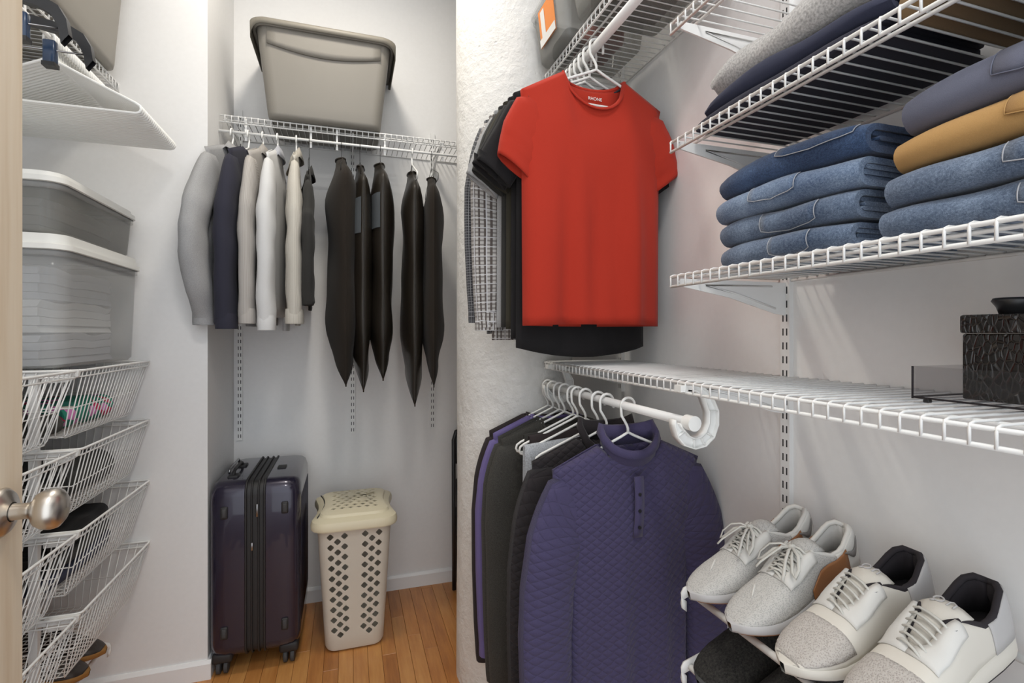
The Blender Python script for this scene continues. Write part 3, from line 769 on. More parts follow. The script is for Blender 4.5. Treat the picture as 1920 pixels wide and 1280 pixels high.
# black garment bags
def suit_bag(label, x, rz, mat, top, bot, wn=0.225, th=0.050, seed=1, window=None, side=1, hookm=HM_WIRE, zig=0.20):
    t = thing('garment_bag', label, 'garment bag', (x, RYA, RZA), rz, 'black garment bags on the alcove rod')
    rg = random.Random(seed); a, b = rg.uniform(0, 6), rg.uniform(0, 6)
    L = top-bot; P = []
    n = 28
    for i in range(34):
        r = i/33; row = []
        hw = lerp(0.045, wn, sstep(r/0.11)) if r < 0.11 else wn*(1-0.10*sstep((r-0.75)/0.25))
        tk = th*(0.35+0.65*sstep(r/0.2))*(1-0.35*sstep((r-0.7)/0.3))
        for k in range(n):
            an = 2*PI*k/n; c, s = math.cos(an), math.sin(an)
            # c=-1 is the near seam
            xx = tk*(abs(s)**1.15)*(1 if s > 0 else -1)*(1-0.12*c)
            yy = hw*c
            w = 0.004*math.sin(r*9+a+2*an)+0.003*math.sin(r*21+b+an*3)
            z = top-RZA-L*r+(zig*math.sqrt((c+1)/2)*(r**7))
            row.append((xx*(1+0.05*math.sin(r*13+b))+w*abs(s), yy+0.004*math.sin(r*15+a)*abs(s), z))
        P.append(row)
    body = MB().grid(P, cv=True).build('cover', mat, t, solid=0.0012)
    j = n//2; st = MB()
    for i in range(2, 33):
        p, q = Vector(P[i][j]), Vector(P[i+1][j])
        for f in (0.05, 0.38, 0.71): st.tube([p.lerp(q, f)+Vector((0, -0.001, 0)), p.lerp(q, f+0.18)+Vector((0, -0.001, 0))], 0.0011, 4)
    st.build('seam_stitching', 'stitch', body, kind='stuff')
    MB().tube([P[i][j] for i in range(34)], 0.003, 6).build('seam', mat, body)
    MB().tube(P[0], 0.006, 6, closed=True).build('neck_opening', mat, body)
    if window:
        i0, i1, k0, k1 = window; off = 0.0025
        g = MB(); g.grid([[tuple(Vector(P[i][k])+Vector((off*(1 if P[i][k][0] > 0 else -1), -off, 0))) for k in range(k0, k1+1)] for i in range(i0, i1+1)]); g.build('clear_window', 'bag_window', t, label='small clear window')
    return t
suit_bag('matte black garment bag nearest the jackets, long pointed hem', -0.030, 0.10, 'bag_nonwoven', 2.110, 1.115, th=0.062, seed=1)
suit_bag('shiny black garment bag with grey window, second from the jackets', 0.050, 0.05, 'bag_vinyl', 2.085, 1.090, th=0.048, seed=2, window=(6, 11, 15, 18))
suit_bag('shiny black garment bag with grey window in middle of the five', 0.140, 0.00, 'bag_vinyl', 2.105, 1.135, th=0.052, seed=3, window=(6, 11, 15, 18))
suit_bag('longest black garment bag, smooth vinyl, fourth from the jackets', 0.285, -0.06, 'bag_vinyl', 2.080, 1.020, th=0.050, seed=4)
suit_bag('matte black garment bag nearest the column', 0.375, -0.10, 'bag_nonwoven', 2.060, 1.100, th=0.050, seed=5)
for xx, l, me, nm in ((-0.030, 'wire hanger of the garment bag nearest the jackets', HM_WIRE, 'wire_hanger'), (0.050, 'wire hanger of the second garment bag', HM_WIRE, 'wire_hanger'), (0.140, 'wire hanger of the middle garment bag', HM_WIRE, 'wire_hanger'),
                  (0.285, 'white hanger of the longest garment bag', HM_THIN, 'plastic_hanger'), (0.375, 'wire hanger of the garment bag nearest the column', HM_WIRE, 'wire_hanger')):
    hanger(me, (xx, RYA, RZA), -R90, l, 'hangers of the garment bags', nm)

# ---- left rod: spare hangers
ORD = 'first second third fourth fifth sixth seventh eighth ninth tenth eleventh twelfth thirteenth fourteenth fifteenth sixteenth seventeenth eighteenth nineteenth twentieth twenty-first twenty-second twenty-third'.split()
GL = 'spare white hangers bunched on the left rod'
for k in range(23):
    yy = 1.80+k*0.0142
    lb = 'front spare white hanger of the bunch at top left' if k == 0 else ('rearmost spare white hanger of the bunch, by the wall' if k == 22 else '%s white hanger from the front in the tight bunch at top left' % ORD[k])
    hanger(HM_LONG, (RXL, yy, RZL), 0, lb, GL)
def clip_hanger(label, y):
    t = thing('clip_hanger', label, 'hanger', (RXL, y, RZL), 0, 'black clip hangers at top left')
    MB().tube([(0.014, 0, -0.008), (0.013, 0, 0.004), (0.006, 0, 0.013), (-0.006, 0, 0.013), (-0.013, 0, 0.003), (-0.010, 0, -0.02), (0, 0, -0.04), (0, 0, -0.075)], 0.002, 8).build('hook', 'steel', t)
    P = []
    xs = [-0.215, -0.21, -0.195, -0.17, -0.10, 0, 0.10, 0.17, 0.195, 0.21, 0.215]; zs = [-0.175, -0.140, -0.112, -0.098, -0.086, -0.075, -0.086, -0.098, -0.112, -0.140, -0.175]
    for x, z in zip(xs, zs): P.append([(x, -0.009, z), (x, 0.009, z), (x*0.93, 0.009, z-0.022), (x*0.93, -0.009, z-0.022)])
    MB().grid(P, cv=True).build('arm', 'black_plastic', t, smooth='auto')
    MB().tube([(-0.20, 0, -0.160), (0.20, 0, -0.160)], 0.0022, 8).build('bar', 'steel', t)
    for s in (-1, 1):
        c = MB().rbox((s*0.125, 0, -0.168), (0.026, 0.020, 0.062), 0.004, 2).build('clip', 'clip_blue', t)
        MB().box((s*0.125, 0, -0.197), (0.027, 0.023, 0.010)).build('clip_jaw', 'black_plastic', c, smooth=False)
    return t
clip_hanger('black trouser hanger with blue grey clips nearest the door', 1.415)
clip_hanger('black trouser hanger with clips directly in front of the white hangers', 1.530)

# ------------------------------------------------------------------ folded clothes on shelves
def folded(name, label, mat, cat, x0, x1, y0, y1, z0, th, seed=1, group=None, layers=3, wav=0.004, rz=0.0, pocket=None, pmat=None, round_=0.5, slope=0.0, droop=0.0, sm=None):
    """folded garment: outer sheet wraps the fold at x0 (front), inner layers show at the near end y0"""
    cx, cy = (x0+x1)/2, (y0+y1)/2
    t = thing(name, label, cat, (cx, cy, z0), rz, group); rg = random.Random(seed)
    a, b, c = (rg.uniform(0, 6.28) for _ in range(3)); D = x1-x0; Ly = y1-y0
    def warp(x, y, z):
        v = y/Ly+0.5
        dz = wav*(math.sin(y*22+a)+0.6*math.sin(y*41+b+x*9))*(z/th)+slope*(v-0.5)*Ly-droop*(abs(v-0.5)*2)**3*(z/th)
        dx = wav*1.3*math.sin(y*17+c+z*30)*(1 if x < 0 else 0.3)
        k = (abs(v-0.5)*2)**6
        dx += 0.012*k*(1 if x < 0 else -1)
        return (x+dx, y, max(0.0005, z+dz*(1-0.0)) if z > th*0.3 else max(0.0005, z))
    ls = max(0.005, th*0.22); r = th/2
    # outer sheet: C section
    def csec(inset):
        pts = []; rr = r-inset
        xb = D/2-inset*0.5
        n = 9
        pts.append((xb, r-rr)); pts.append((0, r-rr))
        for k in range(n+1):
            an = -PI/2-PI*k/n; pts.append((-D/2+r+math.cos(an)*rr*(1.0), r+math.sin(an)*rr))
        pts.append((0, r+rr)); pts.append((xb, r+rr)); return pts
    o_, i_ = csec(0), csec(ls)
    ny = 16; ys = [-Ly/2+Ly*k/ny for k in range(ny+1)]
    def shell(sec_a, sec_b, endr=0.0):
        g = MB(); n = len(sec_a); ring = sec_a+sec_b[::-1]; P = []; UV = []
        for yk in ys:
            P.append([warp(x, yk, z) for x, z in ring]); UV.append([(yk, q*0.01) for q in range(len(ring))])
        g.grid(P, cv=True, uv=UV); m_ = len(ring)
        o = 0
        for e in (0, ny):
            for q in range(n-1):
                A, Bq = e*m_+q, e*m_+q+1; Cq, Dq = e*m_+(m_-2-q), e*m_+(m_-1-q)
                g.f.append((A, Bq, Cq, Dq)); g.uv[len(g.f)-1] = [(0, 0)]*4
        return g
    body = shell(o_, i_).build('outer_fold', mat, t, smooth='auto')
    # inner layers
    hi = th-2*ls-0.001; lay = hi/layers
    for k in range(layers):
        zb = ls+0.0005+k*lay; q = lay*0.46; xa = -D/2+ls+q+0.004+rg.uniform(0, 0.012); xe = D/2-rg.uniform(0.0, 0.012)
        ring = [(xe, zb+lay*0.04), (xa, zb+lay*0.04), (xa-q*0.7, zb+lay*0.2), (xa-q, zb+lay*0.5), (xa-q*0.7, zb+lay*0.8), (xa, zb+lay*0.96), (xe, zb+lay*0.96)]
        g = MB(); off = rg.uniform(-0.004, 0.006)
        P = [[warp(x, yk*0.985-off, z) for x, z in ring] for yk in ys[::2]]; UV = [[(yk, w*0.01) for w in range(7)] for yk in ys[::2]]
        g.grid(P, cv=True, uv=UV)
        nn = len(P)
        for e in (0, nn-1): g.f.append(tuple(e*7+w for w in range(7))); g.uv[len(g.f)-1] = [(0, 0)]*7
        g.build('inner_fold', mat, t, smooth='auto')
    if pocket:
        ya, yb, za, zb2 = pocket     # fractions along y (0 far end .. 1 near end) and height
        rows = []; edge = []
        for i in range(9):
            f = i/8; yk = Ly/2-Ly*lerp(ya, yb, f); row = []
            lowz = za+(0.10 if 0.1 < f < 0.9 else 0.16)*abs(f-0.5)*2
            for j in range(7):
                zz = lerp(lowz, zb2, j/6)*th; zz = min(max(zz, 0.02*th), 0.98*th)
                xx = -D/2+r-math.sqrt(max(0, r*r-(zz-r)**2))
                p = warp(xx-0.0022, yk, zz); row.append(p)
            rows.append(row); edge.append(row[0])
        MB().grid(rows, uv=[[(i*0.01, j*0.01) for j in range(7)] for i in range(9)]).build('pocket', mat, t, solid=0.0016)
        e = [Vector(p)+Vector((-0.0012, 0, 0)) for p in ([rows[0][j] for j in range(6, -1, -1)]+edge[1:-1]+[rows[-1][j] for j in range(7)])]
        MB().tube(e, 0.0008, 5).build('pocket_stitching', pmat or 'stitch_denim', t)
    if sm: pass
    return t
JG = 'jeans in the left stack'
z = ZB+0.0068; hs = (0.044, 0.046, 0.049, 0.053)
jl = [('faded blue jeans at bottom of the left stack', 'denim_mid', 0.700, 0.845, (0.50, 0.78, 0.05, 0.9)), ('faded jeans with whiskered pocket, second from bottom', 'denim_mid', 0.702, 0.845, (0.40, 0.80, 0.05, 0.9)),
      ('light blue jeans, second from top of left stack', 'denim_light', 0.698, 0.850, (0.34, 0.66, 0.30, 1.0)), ('dark blue jeans on top of the left stack', 'denim_dark', 0.703, 0.846, (0.50, 0.95, 0.55, 1.0))]
for k, (lb, mt, xx, yf, pk) in enumerate(jl):
    folded('folded_jeans', lb, mt, 'jeans', xx, 0.955, 0.562-0.004*k, yf, z, hs[k]-0.001, seed=k+1, group=JG, pocket=pk, droop=0.006 if k == 3 else 0.002, rz=0.01*(k-1), wav=0.0022)
    z += hs[k]
JG = 'trousers in the right stack'
z = ZB+0.0068; hs = (0.044, 0.046, 0.050, 0.058)
jr = [('mid blue jeans at bottom of the right stack', 'denim_mid', 0.690, 0.515, (0.46, 0.75, 0.15, 0.8), 'jeans'), ('mid blue jeans below the tan trousers', 'denim_mid', 0.688, 0.508, (0.42, 0.9, 0.2, 0.9), 'jeans'),
      ('tan twill trousers between jeans and slate trousers', 'tan_twill', 0.694, 0.500, (0.40, 0.95, 0.3, 0.95), 'trousers'), ('slate grey trousers on top of the right stack', 'slate_twill', 0.698, 0.492, (0.34, 0.95, 0.25, 0.95), 'trousers')]
for k, (lb, mt, xx, yf, pk, ct) in enumerate(jr):
    folded('folded_jeans' if ct == 'jeans' else 'folded_trousers', lb, mt, ct, xx, 0.955, 0.165, yf, z, hs[k]-0.001, seed=k+11, group=JG, pocket=pk, pmat={'tan_twill': 'tan_twill', 'slate_twill': 'slate_twill'}.get(mt), droop=0.004, wav=0.0024)
    z += hs[k]
# sweatshirt shelf
z = ZA+0.0068; GS = 'folded clothes on the sweatshirt shelf'
folded('folded_trousers', 'black trousers lying flat on the wires under navy trousers', 'navy_knit', 'trousers', 0.690, 0.945, 0.520, 0.905, z, 0.022, seed=31, group=GS, layers=1, wav=0.001)
folded('folded_trousers', 'navy trousers folded below the grey sweatshirt', 'navy_twill', 'trousers', 0.694, 0.93, 0.500, 0.880, z+0.0225, 0.040, seed=32, group=GS, layers=2, wav=0.003, droop=0.014)
folded('folded_sweatshirt', 'heather grey sweatshirt folded on top of navy trousers', 'sweat_grey', 'sweatshirt', 0.700, 0.93, 0.480, 0.870, z+0.063, 0.072, seed=33, group=GS, layers=2, wav=0.005, droop=0.030)
folded('folded_trousers', 'brown khaki trousers lying on the wires at upper right', 'khaki_brown', 'trousers', 0.700, 0.955, 0.100, 0.495, z, 0.040, seed=34, group=GS, layers=2, wav=0.002)
folded('folded_trousers', 'dark slate trousers on the khaki ones at upper right', 'slate_twill', 'trousers', 0.706, 0.95, 0.110, 0.462, z+0.0405, 0.055, seed=35, group=GS, layers=2)

# ------------------------------------------------------------------ grey storage totes
def tote(label, loc, rz, top=(0.555, 0.375), bot=(0.475, 0.315), H=0.375, mat='tote_grey', group='grey storage totes'):
    t = thing('storage_tote', label, 'storage tote', loc, rz, group)
    def ring(w, d, z, r, n=7, bow=0.0):
        pts = []
        for (sx, sy, a0) in ((1, 1, 0), (-1, 1, PI/2), (-1, -1, PI), (1, -1, 1.5*PI)):
            for k in range(n):
                a = a0+k*PI/2/(n-1); pts.append((sx*(w/2-r)+r*math.cos(a), sy*(d/2-r)+r*math.sin(a), z))
        return pts
    R = [ring(bot[0]-0.03, bot[1]-0.03, 0.0, 0.035), ring(bot[0]-0.008, bot[1]-0.008, 0.005, 0.04), ring(bot[0], bot[1], 0.020, 0.045)]
    for k in range(1, 9): R.append(ring(lerp(bot[0], top[0], k/8), lerp(bot[1], top[1], k/8), lerp(0.02, H, k/8), 0.048))
    g = MB(); g.grid(R, cv=True); g.f.append(tuple(range(28))[::-1]); g.build('body', mat, t)
    # raised upper panel with a curved lower edge, front and back
    for s in (-1, 1):
        rows = []
        for i in range(13):
            x = (i/12*2-1)*(top[0]/2-0.045); zl = H*0.80-0.040*math.cos(x/(top[0]/2)*PI/2)+0.006; rows.append([])
            for j in range(5):
                z = lerp(zl, H-0.006, j/4); d = lerp(bot[1], top[1], z/H)/2; rows[-1].append((x, s*(d+0.004), z))
        MB().grid(rows).build('raised_panel', mat, t, solid=0.006)
    lip = MB(); lip.grid([ring(top[0]+0.01, top[1]+0.01, H-0.012, 0.05), ring(top[0]+0.034, top[1]+0.034, H-0.014, 0.055), ring(top[0]+0.036, top[1]+0.036, H, 0.055), ring(top[0], top[1], H, 0.05)], cv=True); lip.build('rim', mat, t)
    lid = MB(); rr = []
    W2, D2 = top[0]+0.045, top[1]+0.045
    def lring(w, d, z, sag):
        out = []
        for x, y, zz in ring(w, d, z, 0.06):
            e = max(0, abs(x)/(w/2)-0.80)/0.20
            out.append((x, y, zz-sag*e*(1-(abs(y)/(d/2))**4)))
        return out
    rr = [lring(W2, D2, H-0.012, 0.050), lring(W2+0.002, D2+0.002, H+0.010, 0.0), lring(W2-0.012, D2-0.012, H+0.016, 0), lring(W2-0.05, D2-0.05, H+0.016, 0), lring(W2-0.06, D2-0.06, H+0.010, 0)]
    lid.grid(rr, cv=True); k = len(rr)-1; lid.f.append(tuple(k*28+q for q in range(28))); lid.build('lid', 'tote_lid', t, solid=0.003)
    return t
tote('grey lidded storage tote on the alcove shelf', (-0.095, 2.535, ZD+0.0068), 0.0)
tote('grey storage tote cut off at top left on the left shelf', (-0.933, 1.915, ZD+0.0068), R90, top=(0.56, 0.345), bot=(0.50, 0.300), H=0.40)

# ------------------------------------------------------------------ clear boxes on the left unit
def clear_box(label, loc, d, H, mat, lidmat, lidh=0.028, group='clear boxes on the left wire unit', taper=0.94, r=0.045, latch=True):
    t = thing('clear_storage_box', label, 'storage box', loc, 0, group)
    def ring(w, dd, z, r, n=6):
        pts = []
        for (sx, sy, a0) in ((1, 1, 0), (-1, 1, PI/2), (-1, -1, PI), (1, -1, 1.5*PI)):
            for k in range(n):
                a = a0+k*PI/2/(n-1); pts.append((sx*(w/2-r)+r*math.cos(a), sy*(dd/2-r)+r*math.sin(a), z))
        return pts
    hb = H-lidh
    g = MB(); R = [ring(d[0]*taper-0.02, d[1]*taper-0.02, 0.001, r-0.01), ring(d[0]*taper, d[1]*taper, 0.012, r)]
    for k in range(1, 5): R.append(ring(d[0]*lerp(taper, 0.985, k/4), d[1]*lerp(taper, 0.985, k/4), lerp(0.012, hb, k/4), r))
    g.grid(R, cv=True); g.f.append(tuple(range(24))[::-1]); g.build('box', mat, t, solid=0.002)
    b = MB(); b.grid([ring(d[0]*0.99, d[1]*0.99, hb-0.020, r), ring(d[0]+0.004, d[1]+0.004, hb-0.019, r), ring(d[0]+0.004, d[1]+0.004, hb-0.003, r), ring(d[0]*0.985, d[1]*0.985, hb-0.003, r)], cv=True); b.build('rim', 'clear_plastic', t)
    l = MB(); LR = [ring(d[0]+0.006, d[1]+0.006, hb-0.004, r), ring(d[0]+0.016, d[1]+0.016, hb-0.002, r+0.004), ring(d[0]+0.014, d[1]+0.014, hb+0.012, r+0.004), ring(d[0]-0.002, d[1]-0.002, hb+0.014, r), ring(d[0]-0.006, d[1]-0.006, H, r), ring(d[0]-0.03, d[1]-0.03, H, r-0.01)]
    l.grid(LR, cv=True); l.f.append(tuple(5*24+q for q in range(24))); l.build('lid', lidmat, t, smooth='auto')
    return t
ZL1 = 1.2325
clear_box('large clear box of bedding on the wire unit', (-0.925, 1.943, ZL1+0.008), (0.385, 0.535), 0.365, 'clear_plastic', 'lid_white', 0.040)
clear_box('shallow smoky clear box stacked on the large one', (-0.930, 1.945, ZL1+0.3745), (0.370, 0.525), 0.168, 'clear_dark', 'lid_white', 0.026)
rg = random.Random(8)
for k, (lb, mt) in enumerate((('pale blue folded sheet at bottom inside the large clear box', 'linen_stuff'), ('white folded blanket inside the large clear box', 'white_cotton'), ('grey blue bundle at top inside the large clear box', 'blue_grey_cotton'))):
    folded('folded_linen', lb, mt, 'linen', -1.075, -0.790, 1.72, 2.16, ZL1+0.0135+k*0.092, 0.088, seed=50+k, group='bedding inside the large clear box', layers=2, wav=0.004)
folded('folded_linen', 'dark grey cloth inside the shallow smoky box', 'heather_grey', 'linen', -1.075, -0.790, 1.73, 2.16, ZL1+0.381, 0.095, seed=55, layers=2, wav=0.002)
# clear bins on the upper right shelf
def deck_bin(label, loc, d, H, stuff, group='clear bins on the upper right shelf', sticker=False):
    t = clear_box(label, loc, d, H, 'clear_dark', 'clear_plastic', 0.03, group, 0.86, 0.03)
    return t
b1 = deck_bin('clear bin with orange and white sticker above the red shirt', (0.780, 1.560, ZD+0.0068), (0.330, 0.250), 0.20, None)
MB().box((-0.1600, -0.010, 0.098), (0.0012, 0.125, 0.120), Matrix.Rotation(-0.12, 3, 'Y')).build('sticker', 'sticker_orange', b1, smooth=False, label='orange sticker')
MB().box((-0.1570, -0.010, 0.052), (0.0012, 0.125, 0.026), Matrix.Rotation(-0.12, 3, 'Y')).build('sticker_strip', 'sticker_white', b1, smooth=False, label='white strip of the sticker')
MB().box((-0.1625, 0.018, 0.105), (0.0012, 0.030, 0.085), Matrix.Rotation(-0.12, 3, 'Y')).build('sticker_picture', 'sticker_white', b1, smooth=False)
b2 = deck_bin('clear bin with dark contents, nearer one above the rod', (0.785, 1.265, ZD+0.0068), (0.320, 0.290), 0.16, None)
b3 = deck_bin('clear bin nearest the camera on the upper right shelf', (0.790, 1.065, ZD+0.0068), (0.300, 0.090), 0.12, None)
for lb, c, d, mt in (('red plastic case inside the stickered bin', (0.80, 1.535, ZD+0.055), (0.12, 0.16, 0.075), 'red_plastic'), ('dark pouch inside the stickered bin', (0.70, 1.57, ZD+0.048), (0.06, 0.13, 0.06), 'stuff_dark'),
                     ('bundle of dark cloth inside the nearer clear bin', (0.79, 1.265, ZD+0.065), (0.22, 0.20, 0.09), 'stuff_dark'), ('cream packet inside the nearest clear bin', (0.79, 1.065, ZD+0.045), (0.20, 0.05, 0.05), 'stuff_cream')):
    o = MB().rbox((0, 0, 0), d, 0.018, 3).build('bin_content', mt); o.location = c; tag(o, lb, 'bin content', 'things inside the clear bins')

# ------------------------------------------------------------------ wire basket drawers on the left
BX, BXB = -0.708, -1.120
def basket(label, y0, y1, zr, depth=0.190, group='wire baskets on the left'):
    t = thing('wire_basket', label, 'wire basket', ((BX+BXB)/2, (y0+y1)/2, zr), 0, group)
    hx, hy = (BX-BXB)/2, (y1-y0)/2; bx, by = hx-0.055, hy-0.040; r1 = 0.00165
    loop = []
    for sx, sy, a0 in ((1, 1, 0), (-1, 1, PI/2), (-1, -1, PI), (1, -1, 1.5*PI)):
        for k in range(5):
            a = a0+k*PI/8; loop.append((sx*(hx-0.014)+0.014*math.cos(a), sy*(hy-0.014)+0.014*math.sin(a), 0))
    MB().tube(loop, 0.0036, 8, closed=True).build('rim', 'white_metal', t)
    MB().tube([(x*0.985, y*0.985, -0.017) for x, y, z in loop], 0.0024, 6, closed=True).build('lower_rim', 'white_metal', t)
    w = MB()
    n = 20
    for i in range(n+1):
        f = -1+2*i/n; ya, yb = f*(hy-0.012), f*by
        w.tube([(hx, ya, 0), (bx+0.006, yb, -depth+0.010), (bx, yb, -depth), (-bx, yb, -depth), (-bx-0.006, yb, -depth+0.010), (-hx, ya, 0)], r1, 5)
    n2 = 15
    for i in range(n2+1):
        f = -1+2*i/n2; xa, xb = f*(hx-0.012), f*bx
        w.tube([(xa, hy, 0), (xb, by+0.004, -depth+0.010), (xb, by, -depth-0.002), (xb, -by, -depth-0.002), (xb, -by-0.004, -depth+0.010), (xa, -hy, 0)], r1, 5)
    for q in (0.56,):
        X, Yq = lerp(hx, bx, q), lerp(hy, by, q); w.tube([(X, Yq, -depth*q), (-X, Yq, -depth*q), (-X, -Yq, -depth*q), (X, -Yq, -depth*q)], r1, 5, closed=True)
    w.build('wire_mesh', 'white_metal', t, kind='stuff'); return t
LV = (1.2325, 1.0135, 0.786, 0.557)
ordn = ['top', 'second', 'third', 'lowest']
for k, zr in enumerate(LV):
    basket('%s white wire basket of the far column' % ordn[k], 1.712, 2.226, zr)
    basket('%s white wire basket of the near column beside the door' % ordn[k], 1.178, 1.690, zr)
fr = thing('drawer_frame', 'white metal frame carrying the wire baskets', 'drawer frame', (BXB, 1.70, 0.0))
for zr in LV:
    for yy in (0.0,):
        MB().rbox(((BX-BXB)/2, 0.0011, zr-0.010), (BX-BXB-0.005, 0.016, 0.014), 0.003, 1).build('runner', 'white_metal', fr, smooth=False)
        c = MB(); c.prism([(0, -0.03), (0.055, -0.028), (0.078, -0.012), (0.080, 0.004), (0, 0.004)], -0.006, 0.006, 'y'); o = c.build('end_cap', 'white_plastic', fr, smooth=False); o.location = (BX-BXB-0.078, 0.001, zr-0.002)
for xx in (0.02, BX-BXB-0.10):
    MB().box((xx, 0.001, 0.61), (0.020, 0.014, 1.22)).build('post', 'white_metal', fr, smooth=False)
for zr in LV:
    o = thing('basket_runner', 'white runner on the end wall at %s basket level' % ordn[LV.index(zr)], 'runner', ((BX+BXB)/2, YE-0.004, zr-0.012), 0, 'runners fixed to the end wall')
    MB().rbox((0, 0, 0), (BX-BXB-0.01, 0.007, 0.014), 0.002, 1).build('rail', 'white_metal', o, smooth=False)
    MB().prism([(0, -0.03), (0.045, -0.028), (0.062, -0.012), (0.064, 0.004), (0, 0.004)], -0.003, 0.003, 'y').build('end_cap', 'white_plastic', o, smooth=False).location = ((BX-BXB)/2-0.066, 0.0, 0.008)
# contents of the baskets
GB = 'clothes in the wire baskets'
def inb(lb, mt, y0, y1, lev, th, k, x1=-0.785, dz=0.0, nm='folded_shirt', cat='shirt'):
    folded(nm, lb, mt, cat, -1.04, x1, y0, y1, LV[lev]-0.190+0.003+dz, th, seed=70+k, group=GB, layers=2, wav=0.003)
def inbk(*a, **k): inb(*a, **k)
# fold faces the front (towards +x): mirror by turning the thing round
def basket_fold(lb, mt, y0, y1, lev, th, k, dz=0.0, xf=-0.790, nm='folded_shirt', cat='shirt'):
    t = folded(nm, lb, mt, cat, -1.05, xf, y0, y1, LV[lev]-0.190+0.003+dz, th, seed=70+k, group=GB, layers=2, wav=0.004)
    t.rotation_euler = (0, 0, PI); return t
basket_fold('green and pink floral garment in the top far basket', 'floral', 1.83, 2.165, 0, 0.078, 1)
basket_fold('dark grey folded shirt at near end of the top far basket', 'charcoal_heather', 1.750, 1.825, 0, 0.055, 2)
basket_fold('black folded shirt in the top near basket', 'black_cotton', 1.235, 1.64, 0, 0.060, 3)
basket_fold('black clothing heaped on the top near basket pile', 'black_cotton', 1.26, 1.63, 0, 0.055, 4, 0.062)
basket_fold('black folded trousers filling the second far basket', 'charcoal', 1.86, 2.17, 1, 0.100, 5, nm='folded_trousers', cat='trousers')
basket_fold('dark grey shirt at near end of the second far basket', 'charcoal_heather', 1.76, 1.855, 1, 0.060, 6)
basket_fold('black folded clothing in the second near basket', 'black_cotton', 1.235, 1.64, 1, 0.110, 7)
for q in range(3):
    basket_fold('black folded trousers in the third far basket, %s' % ('at the bottom', 'in the middle', 'on top')[q], ('navy_twill', 'charcoal', 'black_cotton')[q], 1.76+0.01*q, 2.165-0.012*q, 2, 0.046, 10+q, 0.0475*q, nm='folded_trousers', cat='trousers')
for q in range(2):
    basket_fold('navy black trousers in the third near basket, %s' % ('lower', 'upper')[q], ('navy_twill', 'black_cotton')[q], 1.235, 1.64, 2, 0.060, 14+q, 0.062*q, nm='folded_trousers', cat='trousers')
basket_fold('blue grey folded cloth in the lowest near basket', 'slate_twill', 1.235, 1.64, 3, 0.05, 17)

# ------------------------------------------------------------------ boolean helper (cuts real holes, then the cutter is removed)
def cut(o, cutter):
    md = o.modifiers.new('cut', 'BOOLEAN'); md.operation = 'DIFFERENCE'; md.solver = 'EXACT'; md.object = cutter
    bpy.context.view_layer.update()
    me = bpy.data.meshes.new_from_object(o.evaluated_get(bpy.context.evaluated_depsgraph_get()))
    o.modifiers.clear(); o.data = me; bpy.data.objects.remove(cutter, do_unlink=True)
    me.polygons.foreach_set('use_smooth', [True]*len(me.polygons)); me.set_sharp_from_angle(angle=math.radians(35))
def rring(w, d, z, r, n=7, cx=0, cy=0, waist=0.0):
    pts = []
    for (sx, sy, a0) in ((1, 1, 0), (-1, 1, PI/2), (-1, -1, PI), (1, -1, 1.5*PI)):
        for k in range(n):
            a = a0+k*PI/2/(n-1); pts.append((cx+sx*(w/2-r)+r*math.cos(a), cy+sy*(d/2-r)+r*math.sin(a), z))
    if waist:
        out = []
        m = len(pts)
        for i in range(m):
            p, q = pts[i], pts[(i+1) % m]; out.append(p)
            if math.hypot(q[0]-p[0], q[1]-p[1]) > 0.05:
                for f in (0.15, 0.3, 0.5, 0.7, 0.85): out.append(tuple(lerp(p[j], q[j], f) for j in range(3)))
        pts = []
        for x, y, z in out:
            v = (y-cy)/(d/2); e = max(0, 1-(v/0.72)**2)**1.3; pts.append((x-(1 if x > cx else -1)*waist*e*(1 if abs(x-cx) > w*0.30 else 0), y, z))
    return pts
# ------------------------------------------------------------------ laundry hamper
hp = thing('laundry_hamper', 'beige plastic laundry hamper with diamond holes', 'laundry hamper', (0.026, 2.385, 0.001))
HB, HD = (0.238, 0.285), (0.300, 0.355)
rows = []
zz = [0.0, 0.006, 0.02]+[0.02+0.52*k/8 for k in range(1, 9)]
for i, z in enumerate(zz):
    f = z/0.54; sh = (0.018, 0.005, 0)[i] if i < 3 else 0
    rows.append(rring(lerp(HB[0], HD[0], f)-sh*2, lerp(HB[1], HD[1], f)-sh*2, z, 0.045-sh*0.5))
rows.append(rring(HD[0]-0.006, HD[1]-0.006, 0.54, 0.042))
for z in zz[::-1][:-2]:
    f = z/0.54; rows.append(rring(lerp(HB[0], HD[0], f)-0.006, lerp(HB[1], HD[1], f)-0.006, max(z, 0.008)-0.0005, 0.042))
g = MB(); g.grid(rows, cv=True); n = len(rows[0]); g.f.append(tuple(range(n))[::-1]); g.f.append(tuple((len(rows)-1)*n+q for q in range(n)))
hb = g.build('basket', 'hamper', hp)
cu = MB()
def diamond(cx, cz, h, y0, y1, rr=0.35):
    pts = []
    for k in range(4):
        a = k*PI/2; c0 = (cx+h*math.cos(a), cz+h*math.sin(a)); a1 = a+PI/2; c1 = (cx+h*math.cos(a1), cz+h*math.sin(a1))
        pts += [tuple(lerp(c0[j], c1[j], 0.16) for j in (0, 1)), tuple(lerp(c0[j], c1[j], 0.84) for j in (0, 1))]
    cu.prism(pts, y0, y1, 'y')
for gx in (-0.062, 0.062):
    for k in range(20):
        z = 0.075+k*0.0222
        sc = lerp(0.93, 1.12, k/19)
        for dx in ((-0.025, 0.025) if k % 2 else (0,)):
            diamond((gx+dx)*sc, z, 0.0150, -0.30, -0.06)
cutter = cu.build('cutter', 'hamper'); cutter.parent = hp
cut(hb, cutter)
